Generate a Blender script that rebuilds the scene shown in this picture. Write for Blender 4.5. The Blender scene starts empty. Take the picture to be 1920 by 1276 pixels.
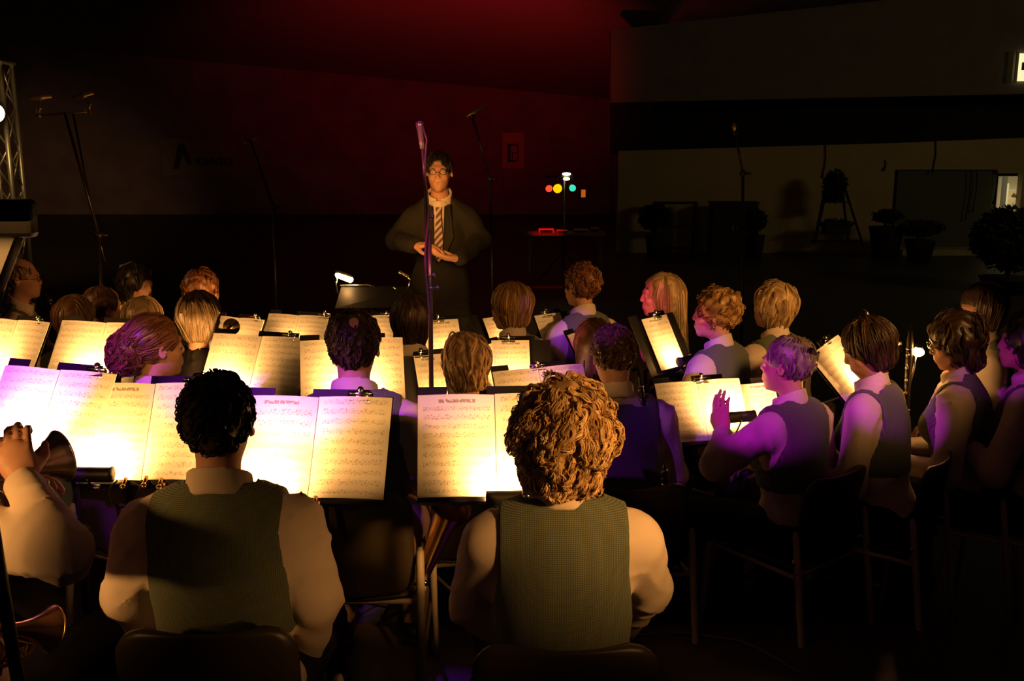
import bpy, math, random
import numpy as np
from mathutils import Vector, Matrix
random.seed(7); rng=np.random.default_rng(11)
sc=bpy.context.scene; COL=sc.collection
# ---------------------------------------------------------------- camera, world, exposure
F=1867.0; PITCH=math.radians(11.3); CAMH=1.86
cam=bpy.data.cameras.new('camera'); camo=bpy.data.objects.new('camera',cam); COL.objects.link(camo)
camo.location=(0,0,CAMH); camo.rotation_euler=(math.pi/2-PITCH,0,0)
cam.sensor_width=36; cam.lens=36*F/1920; cam.clip_start=.05; cam.clip_end=200
sc.camera=camo
sc.view_settings.view_transform='Standard'; sc.view_settings.look='None'
sc.view_settings.gamma=1; sc.view_settings.use_curve_mapping=False
sc.view_settings.exposure=0.0
w=bpy.data.worlds.new('night'); sc.world=w; w.use_nodes=True
w.node_tree.nodes['Background'].inputs[0].default_value=(.0105,.0042,.0052,1)
w.node_tree.nodes['Background'].inputs[1].default_value=1.0

def ray(px,py):
    s,c=math.sin(PITCH),math.cos(PITCH); v=(638-py)/F
    return Vector(((px-960)/F, c+v*s, -s+v*c))
def at(px,py,Y):
    r=ray(px,py); return Vector((0,0,CAMH))+r*(Y/r.y)
def atz(px,py,z):
    r=ray(px,py); return Vector((0,0,CAMH))+r*((z-CAMH)/r.z)

def spot(name,loc,target,power,color,radius,blend=.25,size=.04):
    l=bpy.data.lights.new(name,'SPOT'); o=bpy.data.objects.new(name,l); COL.objects.link(o)
    loc=Vector(loc); target=Vector(target); d=(target-loc)
    o.location=loc; o.rotation_euler=d.to_track_quat('-Z','Y').to_euler()
    l.energy=power; l.color=color; l.spot_size=2*math.atan(radius/d.length); l.spot_blend=blend; l.shadow_soft_size=size
    return o
def area(name,loc,target,power,color,sx,sy):
    l=bpy.data.lights.new(name,'AREA'); o=bpy.data.objects.new(name,l); COL.objects.link(o)
    loc=Vector(loc); d=Vector(target)-loc; o.location=loc; o.rotation_euler=d.to_track_quat('-Z','Y').to_euler()
    l.shape='RECTANGLE'; l.size=sx; l.size_y=sy; l.energy=power; l.color=color
    return o
WARM=(1,.45,.115)
VIO=(.36,.015,1.0); MAG=(.62,.01,.80)
PL=(-3.3,-1.7,4.1)                       # moving heads on the lighting truss behind the left of the camera
spot('purple_beam',PL,atz(60,705,1.12),2000,(.5,.03,1),.31,.1)
spot('purple_beam',PL,atz(345,728,1.13),800,(.5,.03,1),.10,.15)
spot('purple_beam',PL,atz(600,748,1.10),1700,(.5,.03,1),.17,.15)
spot('purple_beam',PL,at(612,655,2.95),300,(.5,.03,1),.11,.3)
spot('purple_beam',PL,atz(860,735,1.14),500,(.5,.03,1),.13,.3)
spot('purple_beam',PL,at(165,950,2.95),1300,VIO,.19,.15)
spot('purple_beam',PL,at(1190,765,3.5),650,VIO,.12,.5)
spot('purple_beam',PL,at(1440,745,3.75),1900,MAG,.235,.1)
spot('purple_beam',PL,at(1650,745,3.75),2000,MAG,.125,.1)
spot('purple_beam',PL,at(1668,690,3.9),1000,MAG,.05,.3)
spot('purple_beam',PL,at(1080,625,5.05),1700,VIO,.115,.2)
spot('purple_beam',PL,at(1300,680,4.6),2000,VIO,.19,.2)
spot('purple_beam',PL,at(1112,650,4.6),2400,(1,.02,.30),.10,.3)
spot('purple_beam',PL,at(860,655,4.0),420,(.5,.03,1),.06,.3)
spot('purple_beam',PL,at(1060,690,4.1),900,(.8,.03,1),.12,.3)
spot('rose_beam',PL,at(245,650,3.5),110,(1,.05,.4),.10,.4)
spot('rose_beam',PL,at(1218,562,5.25),2600,(1,.08,.22),.11,.5)
spot('rose_beam',PL,at(1312,600,4.6),1400,(1,.08,.35),.07,.5)
spot('purple_beam',PL,at(1900,690,4.0),1200,MAG,.14,.5)
spot('purple_beam',PL,at(1818,705,4.0),900,MAG,.03,.3)
spot('purple_beam',(-.5,4.3,5.6),(-.28,3.4,1.35),520,VIO,.14,.6)
# added spots standing in for warm spill of unseen desks further back
spot('warm_fill',(2.3,-.1,2.5),at(1120,890,2.3),640,WARM,.40,.7,.15)
spot('warm_fill',(2.0,-.3,1.7),at(610,1080,2.2),125,WARM,.26,.7,.15)
spot('warm_fill',(-2.6,.6,1.7),at(60,930,2.2),260,WARM,.35,.7,.15)
spot('warm_fill',(3.4,.4,3.1),at(1330,620,4.8),760,WARM,.85,.7,.2)
spot('warm_fill',(1.2,.2,3.2),at(790,640,4.3),260,WARM,.85,.8,.2)
spot('warm_fill',(-3.4,2.5,2.2),at(230,590,5.0),170,WARM,.85,.8,.2)
spot('warm_fill',(-.2,.6,2.6),at(300,640,3.5),190,WARM,.24,.8,.15)
# added spots without fittings, for desk lamp glow on conductor and left players
spot('desk_glow_fill',(-.62,4.5,1.60),(-.43,5.95,1.45),100,(1,.42,.09),.55,1,.2)
spot('desk_glow_fill',(-1.0,5.1,.8),at(150,525,5.5),60,(1,.42,.10),.75,.8,.1)
spot('truss_flood',(-5.3,10.5,2.4),at(90,430,39),2200,(1,.55,.16),7,1,.3)
spot('red_wash',(-.3,19,.2),at(850,45,31),1500,(1,.02,.03),8.5,1,.3)
area('hall_spill',(15,12,4.5),(9,26,0),75,(1,.72,.28),3,1)

# ---------------------------------------------------------------- materials
MATS={}
def mat(name,col,rough=.6,metal=0,spec=.4,noise=0,nscale=30,bump=0,bscale=200,emit=0,sheen=0,trans=0):
    if name in MATS: return MATS[name]
    m=bpy.data.materials.new(name); m.use_nodes=True; nt=m.node_tree; b=nt.nodes['Principled BSDF']
    b.inputs['Base Color'].default_value=(*col,1); b.inputs['Roughness'].default_value=rough
    b.inputs['Metallic'].default_value=metal; b.inputs['Specular IOR Level'].default_value=spec
    if sheen: b.inputs['Sheen Weight'].default_value=sheen
    if emit:
        b.inputs['Emission Color'].default_value=(*col,1); b.inputs['Emission Strength'].default_value=emit
    tc=nt.nodes.new('ShaderNodeTexCoord')
    if noise:
        n=nt.nodes.new('ShaderNodeTexNoise'); n.inputs['Scale'].default_value=nscale; n.inputs['Detail'].default_value=4
        nt.links.new(tc.outputs['Object'],n.inputs['Vector'])
        r=nt.nodes.new('ShaderNodeValToRGB'); r.color_ramp.elements[0].position=.3; r.color_ramp.elements[1].position=.7
        r.color_ramp.elements[0].color=(*[c*(1-noise) for c in col],1); r.color_ramp.elements[1].color=(*[min(1,c*(1+noise)) for c in col],1)
        nt.links.new(n.outputs['Fac'],r.inputs[0]); nt.links.new(r.outputs[0],b.inputs['Base Color'])
    if bump:
        n=nt.nodes.new('ShaderNodeTexNoise'); n.inputs['Scale'].default_value=bscale; n.inputs['Detail'].default_value=3
        nt.links.new(tc.outputs['Object'],n.inputs['Vector'])
        bp=nt.nodes.new('ShaderNodeBump'); bp.inputs['Strength'].default_value=bump; bp.inputs['Distance'].default_value=.004
        nt.links.new(n.outputs['Fac'],bp.inputs['Height']); nt.links.new(bp.outputs[0],b.inputs['Normal'])
    MATS[name]=m; return m
def knit(name,col,lo=.45,scale=150):
    """woven waistcoat cloth: a fine check of light and dark threads"""
    if name in MATS: return MATS[name]
    m=mat(name,col,.85,0,.2,sheen=.15); nt=m.node_tree; b=nt.nodes['Principled BSDF']
    tc=nt.nodes.new('ShaderNodeTexCoord'); out=[]
    for ax in ('X','Z'):
        wv=nt.nodes.new('ShaderNodeTexWave'); wv.bands_direction=ax; wv.inputs['Scale'].default_value=scale/3.2
        wv.inputs['Distortion'].default_value=.6; nt.links.new(tc.outputs['Object'],wv.inputs['Vector']); out.append(wv)
    mx=nt.nodes.new('ShaderNodeMath'); mx.operation='MULTIPLY'
    nt.links.new(out[0].outputs['Fac'],mx.inputs[0]); nt.links.new(out[1].outputs['Fac'],mx.inputs[1])
    r=nt.nodes.new('ShaderNodeValToRGB'); r.color_ramp.elements[0].color=(*[c*lo for c in col],1); r.color_ramp.elements[1].color=(*[min(1,c*1.55) for c in col],1)
    nt.links.new(mx.outputs[0],r.inputs[0]); nt.links.new(r.outputs[0],b.inputs['Base Color'])
    bp=nt.nodes.new('ShaderNodeBump'); bp.inputs['Strength'].default_value=.4; bp.inputs['Distance'].default_value=.002
    nt.links.new(mx.outputs[0],bp.inputs['Height']); nt.links.new(bp.outputs[0],b.inputs['Normal'])
    return m
def hairmat(name,dark,light):
    if name in MATS: return MATS[name]
    m=mat(name,dark,.42,0,.5); nt=m.node_tree; b=nt.nodes['Principled BSDF']
    a=nt.nodes.new('ShaderNodeAttribute'); a.attribute_name='tone'
    r=nt.nodes.new('ShaderNodeValToRGB'); r.color_ramp.elements[0].color=(*dark,1); r.color_ramp.elements[1].color=(*light,1)
    nt.links.new(a.outputs['Fac'],r.inputs[0]); nt.links.new(r.outputs[0],b.inputs['Base Color'])
    return m
def music_mat(name,rows,seed,title=True):
    """printed music: rows of staves with notes, a title line at the top (flat print)"""
    if name in MATS: return MATS[name]
    m=mat(name,(.86,.84,.78),.75,0,.2); nt=m.node_tree; b=nt.nodes['Principled BSDF']; N=nt.nodes; L=nt.links
    uv=N.new('ShaderNodeTexCoord'); sp=N.new('ShaderNodeSeparateXYZ'); L.new(uv.outputs['UV'],sp.inputs[0])
    def M(op,a,bv=None,c=None):
        n=N.new('ShaderNodeMath'); n.operation=op
        for i,v in enumerate((a,bv,c)):
            if v is None: continue
            if isinstance(v,(int,float)): n.inputs[i].default_value=v
            else: L.new(v,n.inputs[i])
        return n.outputs[0]
    U,V=sp.outputs['X'],sp.outputs['Y']
    vr=M('MULTIPLY',V,rows); fr=M('FRACT',vr)
    inband=M('MULTIPLY',M('GREATER_THAN',fr,.3),M('LESS_THAN',fr,.68))
    ln=M('FRACT',M('MULTIPLY',M('SUBTRACT',fr,.3),13.2)); line=M('MULTIPLY',inband,M('LESS_THAN',ln,.3))
    margin=M('MULTIPLY',M('MULTIPLY',M('GREATER_THAN',U,.07),M('LESS_THAN',U,.94)),M('MULTIPLY',M('GREATER_THAN',V,.04),M('LESS_THAN',V,.88 if title else .97)))
    cmb=N.new('ShaderNodeCombineXYZ'); L.new(M('MULTIPLY',U,46),cmb.inputs[0]); L.new(M('MULTIPLY',V,rows*5.0),cmb.inputs[1]); cmb.inputs[2].default_value=seed
    nz=N.new('ShaderNodeTexNoise'); nz.inputs['Scale'].default_value=1; nz.inputs['Detail'].default_value=1; L.new(cmb.outputs[0],nz.inputs['Vector'])
    wide=M('MULTIPLY',M('GREATER_THAN',fr,.2),M('LESS_THAN',fr,.8))
    notes=M('MULTIPLY',wide,M('GREATER_THAN',nz.outputs['Fac'],.585))
    ink=M('MULTIPLY',margin,M('MAXIMUM',M('MULTIPLY',line,.45),M('MULTIPLY',notes,.75)))
    if title:
        c2=N.new('ShaderNodeCombineXYZ'); L.new(M('MULTIPLY',U,38),c2.inputs[0]); L.new(M('MULTIPLY',V,30),c2.inputs[1]); c2.inputs[2].default_value=seed+9
        n2=N.new('ShaderNodeTexNoise'); n2.inputs['Scale'].default_value=1; L.new(c2.outputs[0],n2.inputs['Vector'])
        tb=M('MULTIPLY',M('MULTIPLY',M('GREATER_THAN',V,.915),M('LESS_THAN',V,.95)),M('MULTIPLY',M('GREATER_THAN',U,.27),M('LESS_THAN',U,.75)))
        ink=M('MAXIMUM',ink,M('MULTIPLY',tb,M('GREATER_THAN',n2.outputs['Fac'],.44)))
    mix=N.new('ShaderNodeMix'); mix.data_type='RGBA'; L.new(ink,mix.inputs[0])
    mix.inputs[6].default_value=(.86,.84,.78,1); mix.inputs[7].default_value=(.38,.34,.31,1)
    L.new(mix.outputs[2],b.inputs['Base Color'])
    return m
M_BLACK=lambda: mat('black_metal',(.012,.011,.011),.45,0,.4,bump=.1,bscale=300)
M_CHROME=lambda: mat('chrome',(.75,.72,.68),.14,1)
M_BRASS=lambda: mat('lacquered_brass',(.80,.52,.22),.26,1,noise=.1,nscale=12)
M_SILVER=lambda: mat('silver_plate',(.80,.68,.56),.27,1)
M_SHIRT=lambda: mat('white_shirt',(.70,.58,.48),.8,0,.2,bump=.35,bscale=30)
M_VEST=lambda: knit('grey_green_waistcoat',(.150,.178,.118),.5,260)
M_VESTB=lambda: mat('dark_waistcoat',(.018,.016,.016),.85,0,.15,bump=.1,bscale=250)
M_TROUS=lambda: mat('dark_trousers',(.016,.013,.014),.85,0,.15)
M_WHEAT=lambda: mat('light_trousers',(.20,.13,.11),.85,0,.15,bump=.2,bscale=25)
M_SHOE=lambda: mat('black_leather',(.01,.009,.009),.3,0,.5)
M_SKIN=lambda: mat('skin',(.56,.30,.20),.5,0,.4,noise=.07,nscale=45,bump=.05,bscale=220)
M_PLASTIC=lambda: mat('brown_black_plastic',(.06,.045,.026),.38,0,.5,noise=.1,nscale=9)
M_CREAM=lambda: mat('cream_enamel',(.62,.52,.36),.35,0,.5)

# ---------------------------------------------------------------- object helpers
def prop(o,label=None,cat=None,group=None,kind=None):
    if label: o['label']=label
    if cat: o['category']=cat
    if group: o['group']=group
    if kind: o['kind']=kind
    return o
def empty(name,loc=(0,0,0),rz=0,label=None,cat=None,group=None,parent=None):
    o=bpy.data.objects.new(name,None); o.empty_display_size=.1; COL.objects.link(o); o.location=loc; o.rotation_euler=(0,0,rz)
    if parent: o.parent=parent
    return prop(o,label,cat,group)
def link(name,me,parent=None):
    o=bpy.data.objects.new(name,me); COL.objects.link(o)
    if parent is not None: o.parent=parent
    return o
def npmesh(name,V,Fc,m,parent=None,smooth=True,tone=None):
    V=np.asarray(V,np.float32); Fc=np.asarray(Fc,np.int32)
    me=bpy.data.meshes.new(name); n,k=Fc.shape
    me.vertices.add(len(V)); me.vertices.foreach_set('co',V.ravel())
    me.loops.add(n*k); me.loops.foreach_set('vertex_index',Fc.ravel())
    me.polygons.add(n); me.polygons.foreach_set('loop_start',np.arange(n,dtype=np.int32)*k)
    me.polygons.foreach_set('use_smooth',np.full(n,smooth))
    if tone is not None:
        a=me.attributes.new('tone','FLOAT','POINT'); a.data.foreach_set('value',np.asarray(tone,np.float32))
    me.materials.append(m); me.update(calc_edges=True); me.validate()
    return link(name,me,parent)
class MB:
    """collects shapes for ONE mesh"""
    def __init__(s): s.v=[]; s.f=[]
    def add(s,vs,fs):
        b=len(s.v); s.v+= [tuple(v) for v in vs]; s.f+=[tuple(i+b for i in f) for f in fs]; return s
    def box(s,c,d,R=None):
        c=Vector(c); R=R or Matrix.Identity(3); vs=[]
        for x in (-1,1):
            for y in (-1,1):
                for z in (-1,1): vs.append(c+R@Vector((x*d[0]/2,y*d[1]/2,z*d[2]/2)))
        return s.add(vs,[(0,1,3,2),(4,6,7,5),(0,4,5,1),(2,3,7,6),(0,2,6,4),(1,5,7,3)])
    def tube(s,pts,r,n=8,cap=True,closed=False):
        pts=[Vector(p) for p in pts]; rs=r if isinstance(r,(list,tuple)) else [r]*len(pts)
        vs=[]; N=len(pts); u=None
        for i,p in enumerate(pts):
            t=(pts[(i+1)%N if closed else min(i+1,N-1)]-pts[(i-1)%N if closed else max(i-1,0)]).normalized()
            if u is None: u=t.orthogonal().normalized()
            else: u=(u-t*u.dot(t)); u=u.normalized() if u.length>1e-6 else t.orthogonal().normalized()
            v=t.cross(u)
            for k in range(n):
                a=2*math.pi*k/n; vs.append(p+(u*math.cos(a)+v*math.sin(a))*rs[i])
        fs=[]
        for i in range(N if closed else N-1):
            j=(i+1)%N
            for k in range(n):
                l=(k+1)%n; fs.append((i*n+k,i*n+l,j*n+l,j*n+k))
        if cap and not closed: fs+=[tuple(reversed(range(n))),tuple((N-1)*n+k for k in range(n))]
        return s.add(vs,fs)
    def lathe(s,o,axis,prof,n=24,capends=True):
        o=Vector(o); axis=Vector(axis).normalized(); u=axis.orthogonal().normalized(); v=axis.cross(u); vs=[]
        for (d,r) in prof:
            for k in range(n):
                a=2*math.pi*k/n; vs.append(o+axis*d+(u*math.cos(a)+v*math.sin(a))*r)
        fs=[]
        for i in range(len(prof)-1):
            for k in range(n):
                l=(k+1)%n; fs.append((i*n+k,i*n+l,(i+1)*n+l,(i+1)*n+k))
        if capends: fs+=[tuple(reversed(range(n))),tuple((len(prof)-1)*n+k for k in range(n))]
        return s.add(vs,fs)
    def ball(s,c,r,n=10,m=7,sc=(1,1,1)):
        c=Vector(c); vs=[]; fs=[]
        for i in range(m+1):
            th=math.pi*i/m
            for k in range(n):
                a=2*math.pi*k/n; vs.append(c+Vector((r*sc[0]*math.sin(th)*math.cos(a),r*sc[1]*math.sin(th)*math.sin(a),r*sc[2]*math.cos(th))))
        for i in range(m):
            for k in range(n):
                l=(k+1)%n; fs.append((i*n+k,(i+1)*n+k,(i+1)*n+l,i*n+l))
        return s.add(vs,fs)
    def poly(s,pts,n,th):
        """flat polygon (3D points) thickened by th along n"""
        n=Vector(n).normalized()*th; k=len(pts); pts=[Vector(p) for p in pts]
        return s.add(pts+[p+n for p in pts],[tuple(reversed(range(k))),tuple(range(k,2*k))]+[(i,(i+1)%k,(i+1)%k+k,i+k) for i in range(k)])
    def build(s,name,m,parent=None,smooth=False,bevel=0):
        me=bpy.data.meshes.new(name); me.from_pydata(s.v,[],s.f); me.materials.append(m)
        if smooth: me.polygons.foreach_set('use_smooth',[True]*len(me.polygons))
        me.update(); o=link(name,me,parent)
        if smooth=='auto' or (smooth and False): pass
        if bevel:
            b=o.modifiers.new('bevel','BEVEL'); b.width=bevel; b.segments=2; b.limit_method='ANGLE'
        return o
def copy_tree(o,parent=None):
    c=o.copy(); COL.objects.link(c); c.parent=parent
    for ch in o.children: copy_tree(ch,c)
    return c

# ---------------------------------------------------------------- signed-distance modelling (organic bodies, cloth, hair)
BIG=.09
def axis_pts(lo,hi,h,fine=()):
    p=[lo]
    while p[-1]<hi:
        x=p[-1]; st=h
        for a,b,hf in fine:
            if a-1e-6<=x<b: st=min(st,hf)
        p.append(x+st)
    return np.array(p)
class SDF:
    def __init__(s,ax,ay,az):
        s.a=(ax,ay,az); s.D=np.full((len(ax),len(ay),len(az)),BIG,np.float32)
    def sl(s,lo,hi,mg):
        out=[]
        for i in range(3):
            a=s.a[i]; l=max(np.searchsorted(a,lo[i]-mg)-2,0); h=min(np.searchsorted(a,hi[i]+mg)+2,len(a))
            if h<=l: return None
            out.append(slice(l,h))
        return tuple(out)
    def _grid(s,q): return np.ix_(*[s.a[i][q[i]] for i in range(3)])
    def _put(s,q,d,k,sub):
        cur=s.D[q]
        if sub:
            d=-d
            if k>0:
                h=np.clip(.5-.5*(cur-d)/k,0,1); s.D[q]=cur+(d-cur)*h+k*h*(1-h)   # smooth max
            else: s.D[q]=np.maximum(cur,d)
        elif k>0:
            h=np.clip(.5+.5*(d-cur)/k,0,1); s.D[q]=d+(cur-d)*h-k*h*(1-h)
        else: s.D[q]=np.minimum(cur,d)
    def cap(s,A,B,r1,r2=None,k=.0,off=0,sub=False):
        r2=r1 if r2 is None else r2; A=np.array(A,float);B=np.array(B,float); R=max(r1,r2)+off
        q=s.sl(np.minimum(A,B)-R,np.maximum(A,B)+R,.02+k)
        if q is None: return s
        X,Y,Z=s._grid(q); ba=B-A; L=max(ba@ba,1e-9)
        t=np.clip(((X-A[0])*ba[0]+(Y-A[1])*ba[1]+(Z-A[2])*ba[2])/L,0,1)
        d=np.sqrt((X-A[0]-t*ba[0])**2+(Y-A[1]-t*ba[1])**2+(Z-A[2]-t*ba[2])**2)-(r1+(r2-r1)*t)-off
        s._put(q,d,k,sub); return s
    def ell(s,C,r,R=None,k=.0,off=0,sub=False):
        C=np.array(C,float); r=np.array(r,float)+off; m=max(r) if R is not None else r
        q=s.sl(C-m,C+m,.02+k)
        if q is None: return s
        X,Y,Z=s._grid(q); X=X-C[0];Y=Y-C[1];Z=Z-C[2]
        if R is not None:
            R=np.asarray(R); X,Y,Z=[R[0,i]*X+R[1,i]*Y+R[2,i]*Z for i in range(3)]
        k0=np.sqrt((X/r[0])**2+(Y/r[1])**2+(Z/r[2])**2); k1=np.sqrt((X/r[0]**2)**2+(Y/r[1]**2)**2+(Z/r[2]**2)**2)+1e-9
        s._put(q,k0*(k0-1)/k1,k,sub); return s
    def half(s,n,c,k=0):
        """keep only points with n.p<c"""
        X,Y,Z=np.ix_(*s.a); d=n[0]*X+n[1]*Y+n[2]*Z-c
        s.D=np.maximum(s.D,d.astype(np.float32)); return s
    def noise(s,amp,f,ph=0,zs=1):
        X,Y,Z=np.ix_(*s.a)
        s.D=(s.D+amp*(np.sin(f*X+2*np.sin(f*.43*Z*zs+ph)+ph)*np.sin(f*1.1*Y+1.7*np.sin(f*.37*X+ph))+.6*np.sin(f*.8*Z*zs+2.2*np.sin(f*.5*Y+ph)+ph*2)*np.sin(f*.9*X+ph))).astype(np.float32); return s
    def fold(s,amp,f,ph=0):
        X,Y,Z=np.ix_(*s.a)
        w=f*(.9*np.abs(X)+.45*Y)+2.6*np.sin(11*Z+ph+6*Y)+1.2*np.sin(23*Z+3*X+ph)
        s.D=(s.D-amp*(1-np.abs(np.sin(w)))**2.5*(.5+.5*np.sin(7*Z+9*Y+ph*3))).astype(np.float32)
        w=f*.7*Z+2.2*np.sin(16*X+ph)+1.5*np.sin(19*Y)
        s.D=(s.D-amp*.8*(1-np.abs(np.sin(w)))**3*(.5+.5*np.sin(13*X+5*Z+ph))).astype(np.float32); return s
    def net(s):
        D=s.D; nx,ny,nz=D.shape; S=D<0; cs=(nx-1,ny-1,nz-1); n=cs[0]*cs[1]*cs[2]
        acc_i=[];acc_p=[];quads=[]
        for ax in range(3):
            sa=[slice(None)]*3; sb=[slice(None)]*3; sa[ax]=slice(0,-1); sb[ax]=slice(1,None)
            I=np.argwhere(S[tuple(sa)]!=S[tuple(sb)])
            if len(I)==0: continue
            J=I.copy(); J[:,ax]+=1
            d0=D[I[:,0],I[:,1],I[:,2]].astype(float); d1=D[J[:,0],J[:,1],J[:,2]].astype(float); t=d0/(d0-d1)
            P=np.stack([s.a[c][I[:,c]] for c in range(3)],1).astype(float); P[:,ax]+=t*(s.a[ax][J[:,ax]]-s.a[ax][I[:,ax]])
            o1,o2=(ax+1)%3,(ax+2)%3; ids=[]
            ok=(I[:,o1]>0)&(I[:,o2]>0)&(I[:,o1]<D.shape[o1]-1)&(I[:,o2]<D.shape[o2]-1)
            I=I[ok];P=P[ok];neg=d0[ok]<0
            for a,b in ((-1,-1),(0,-1),(0,0),(-1,0)):
                K=I.copy(); K[:,o1]+=a; K[:,o2]+=b
                f=(K[:,0]*cs[1]+K[:,1])*cs[2]+K[:,2]; ids.append(f); acc_i.append(f); acc_p.append(P)
            Q=np.stack(ids,1); Q[~neg]=Q[~neg][:,::-1]; quads.append(Q)
        fi=np.concatenate(acc_i); P=np.concatenate(acc_p); Q=np.concatenate(quads)
        u,inv=np.unique(fi,return_inverse=True); cnt=np.bincount(inv)
        V=np.stack([np.bincount(inv,P[:,c])/cnt for c in range(3)],1)
        return V,np.searchsorted(u,Q)
    def sample(s,P):
        D=s.D; h=[a[1]-a[0] for a in s.a]; g=[(P[:,i]-s.a[i][0])/h[i] for i in range(3)]
        g=[np.clip(g[i],0,D.shape[i]-1.001) for i in range(3)]; i0=[x.astype(int) for x in g]; f=[g[i]-i0[i] for i in range(3)]
        r=0
        for a in (0,1):
            for b in (0,1):
                for c in (0,1):
                    r=r+D[i0[0]+a,i0[1]+b,i0[2]+c]*(f[0] if a else 1-f[0])*(f[1] if b else 1-f[1])*(f[2] if c else 1-f[2])
        return r
    def grad(s,P,e=.007):
        G=np.stack([s.sample(P+np.eye(3)[i]*e)-s.sample(P-np.eye(3)[i]*e) for i in range(3)],1)
        return G/(np.linalg.norm(G,axis=1,keepdims=True)+1e-9)

def rotm(yaw,pitch=0,roll=0):
    return np.array((Matrix.Rotation(yaw,3,'Z')@Matrix.Rotation(pitch,3,'X')@Matrix.Rotation(roll,3,'Y')))

# ---------------------------------------------------------------- the human figure
def head_prims(g,H,R,k=.02,female=False):
    T=lambda p: H+R@np.array(p)
    E=lambda c,r,Rl=None,**kw: g.ell(T(c),r,R if Rl is None else R@Rl,**kw)
    jw=.92 if female else 1
    E((0,-.016,.030),(.074,.094,.086))
    E((0,.022,-.035),(.060*jw,.068,.070),k=.03)
    E((0,.045,-.072),(.038*jw,.040,.040),k=.025)
    E((0,.072,-.098),(.018,.015,.014),k=.018)
    E((0,.068,.022),(.050,.024,.014),k=.015)         # brow
    for s in(-1,1):
        E((s*.036,.062,-.030),(.018,.018,.016),k=.018)   # cheek
        E((s*.031,.092,.002),(.015,.012,.010),k=.008,sub=True)  # eye socket
        E((s*.031,.0745,.0035),(.0135,.0125,.0110),k=.002)   # upper lid
        E((s*.076,-.008,-.006),(.008,.016,.028),rotm(-s*.30,0.15),k=.006)
        E((s*.082,-.003,-.004),(.004,.008,.014),rotm(-s*.30),k=.003,sub=True)
        g.cap(T((s*.004,.099,-.029)),T((s*.012,.091,-.030)),.006,.0055,k=.005)
    g.cap(T((0,.088,.010)),T((0,.102,-.024)),.0065,.0088,k=.010)
    g.ell(T((0,.078,-.060)),(.030,.018,.022),R,k=.015)
    g.cap(T((-.017,.090,-.056)),T((.017,.090,-.056)),.0058,k=.005)
    g.cap(T((-.014,.0895,-.068)),T((.014,.0895,-.068)),.0064,k=.005)
    g.cap(T((-.022,.100,-.062)),T((.022,.100,-.062)),.0034,k=.003,sub=True)

def hand_prims(g,W,d,n,side,curl=.55,sc=1.0,spread=0.0,back=.03):
    W=np.array(W,float); d=np.array(d,float); d/=np.linalg.norm(d); n=np.array(n,float); n-=d*(n@d); n/=np.linalg.norm(n)
    l=np.cross(d,n)  # lateral
    R=np.stack([l,d,n],1)
    g.cap(W-d*back*sc,W+d*.015*sc,.026*sc,.026*sc,k=.015)
    g.ell(W+d*.050*sc,(.041*sc,.048*sc,.017*sc),R,k=.015)
    for i,(L,o) in enumerate(((.040,.0),(.046,.006),(.043,.004),(.034,-.006))):
        x=(i-1.5)*.0195*sc; b=W+d*(.086+o)*sc+l*x*side; p=b-d*.012*sc; a=.18; dd=d+l*side*(i-1.5)*spread
        for j,(Lj,r) in enumerate(((L,.0095),(L*.68,.0085),(L*.55,.0075))):
            a+=curl*(.55 if j==0 else .9); q=p+(dd*math.cos(a)+n*math.sin(a))*Lj*sc*(1.25 if j==0 else 1)
            g.cap(p,q,r*sc,(r-.0008)*sc,k=.003 if j==0 else .002); p=q
    tb=W+d*.022*sc-l*side*.026*sc+n*.006; t1=tb+(d*.62-l*side*.62+n*.45)*.045*sc; t2=t1+(d*.85-l*side*.1+n*.5)*.032*sc
    g.cap(tb,t1,.015*sc,.011*sc,k=.012); g.cap(t1,t2,.0105*sc,.0085*sc,k=.003)

TIER=-.18; TIER_Y=3.62
def floor_at(y): return TIER if y>TIER_Y else 0.0
class Pose: pass
def torso_prims(g,P,off,arms=False,k=.03,up=True):
    T=P.T; w=P.w
    R=P.Rt
    g.ell(T(0,0,.03),(.170*w,.120,.115),R,k=0,off=off)
    g.ell(T(0,.005,.19*P.L),(.145*w,.105,.17),R,k=.05,off=off)
    g.ell(T(0,0,.345*P.L),(.165*w,.115,.165),R,k=.05,off=off)
    g.cap(T(-.135*w,-.005,.425*P.L),T(.135*w,-.005,.425*P.L),.060,k=.04,off=off)
    for s in(-1,1): g.cap(T(s*.13*w,-.008,.445*P.L),T(s*.03,-.005,.500*P.L),.042,.040,k=.04,off=off)
    if P.female:
        for s in(-1,1): g.ell(T(s*.065,.085,.31*P.L),(.062,.055,.06),R,k=.03,off=off)
def arm_prims(g,P,off,r=(.056,.043,.030),k=.03,to=1.0,fromr=0):
    for s in(-1,1):
        S,E,W=P.arm[s]; W2=E+(W-E)*to
        g.cap(S,E,r[0],r[1],k=k,off=off); g.cap(E,W2,r[1]*1.02,r[2],k=.02,off=off)
def leg_prims(g,P,off,k=.03):
    for s in(-1,1):
        Hj,K,A=P.leg[s]
        g.cap(Hj,K,.088,.062,k=k,off=off); g.cap(K,A,.060,.042,k=.02,off=off)

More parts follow.
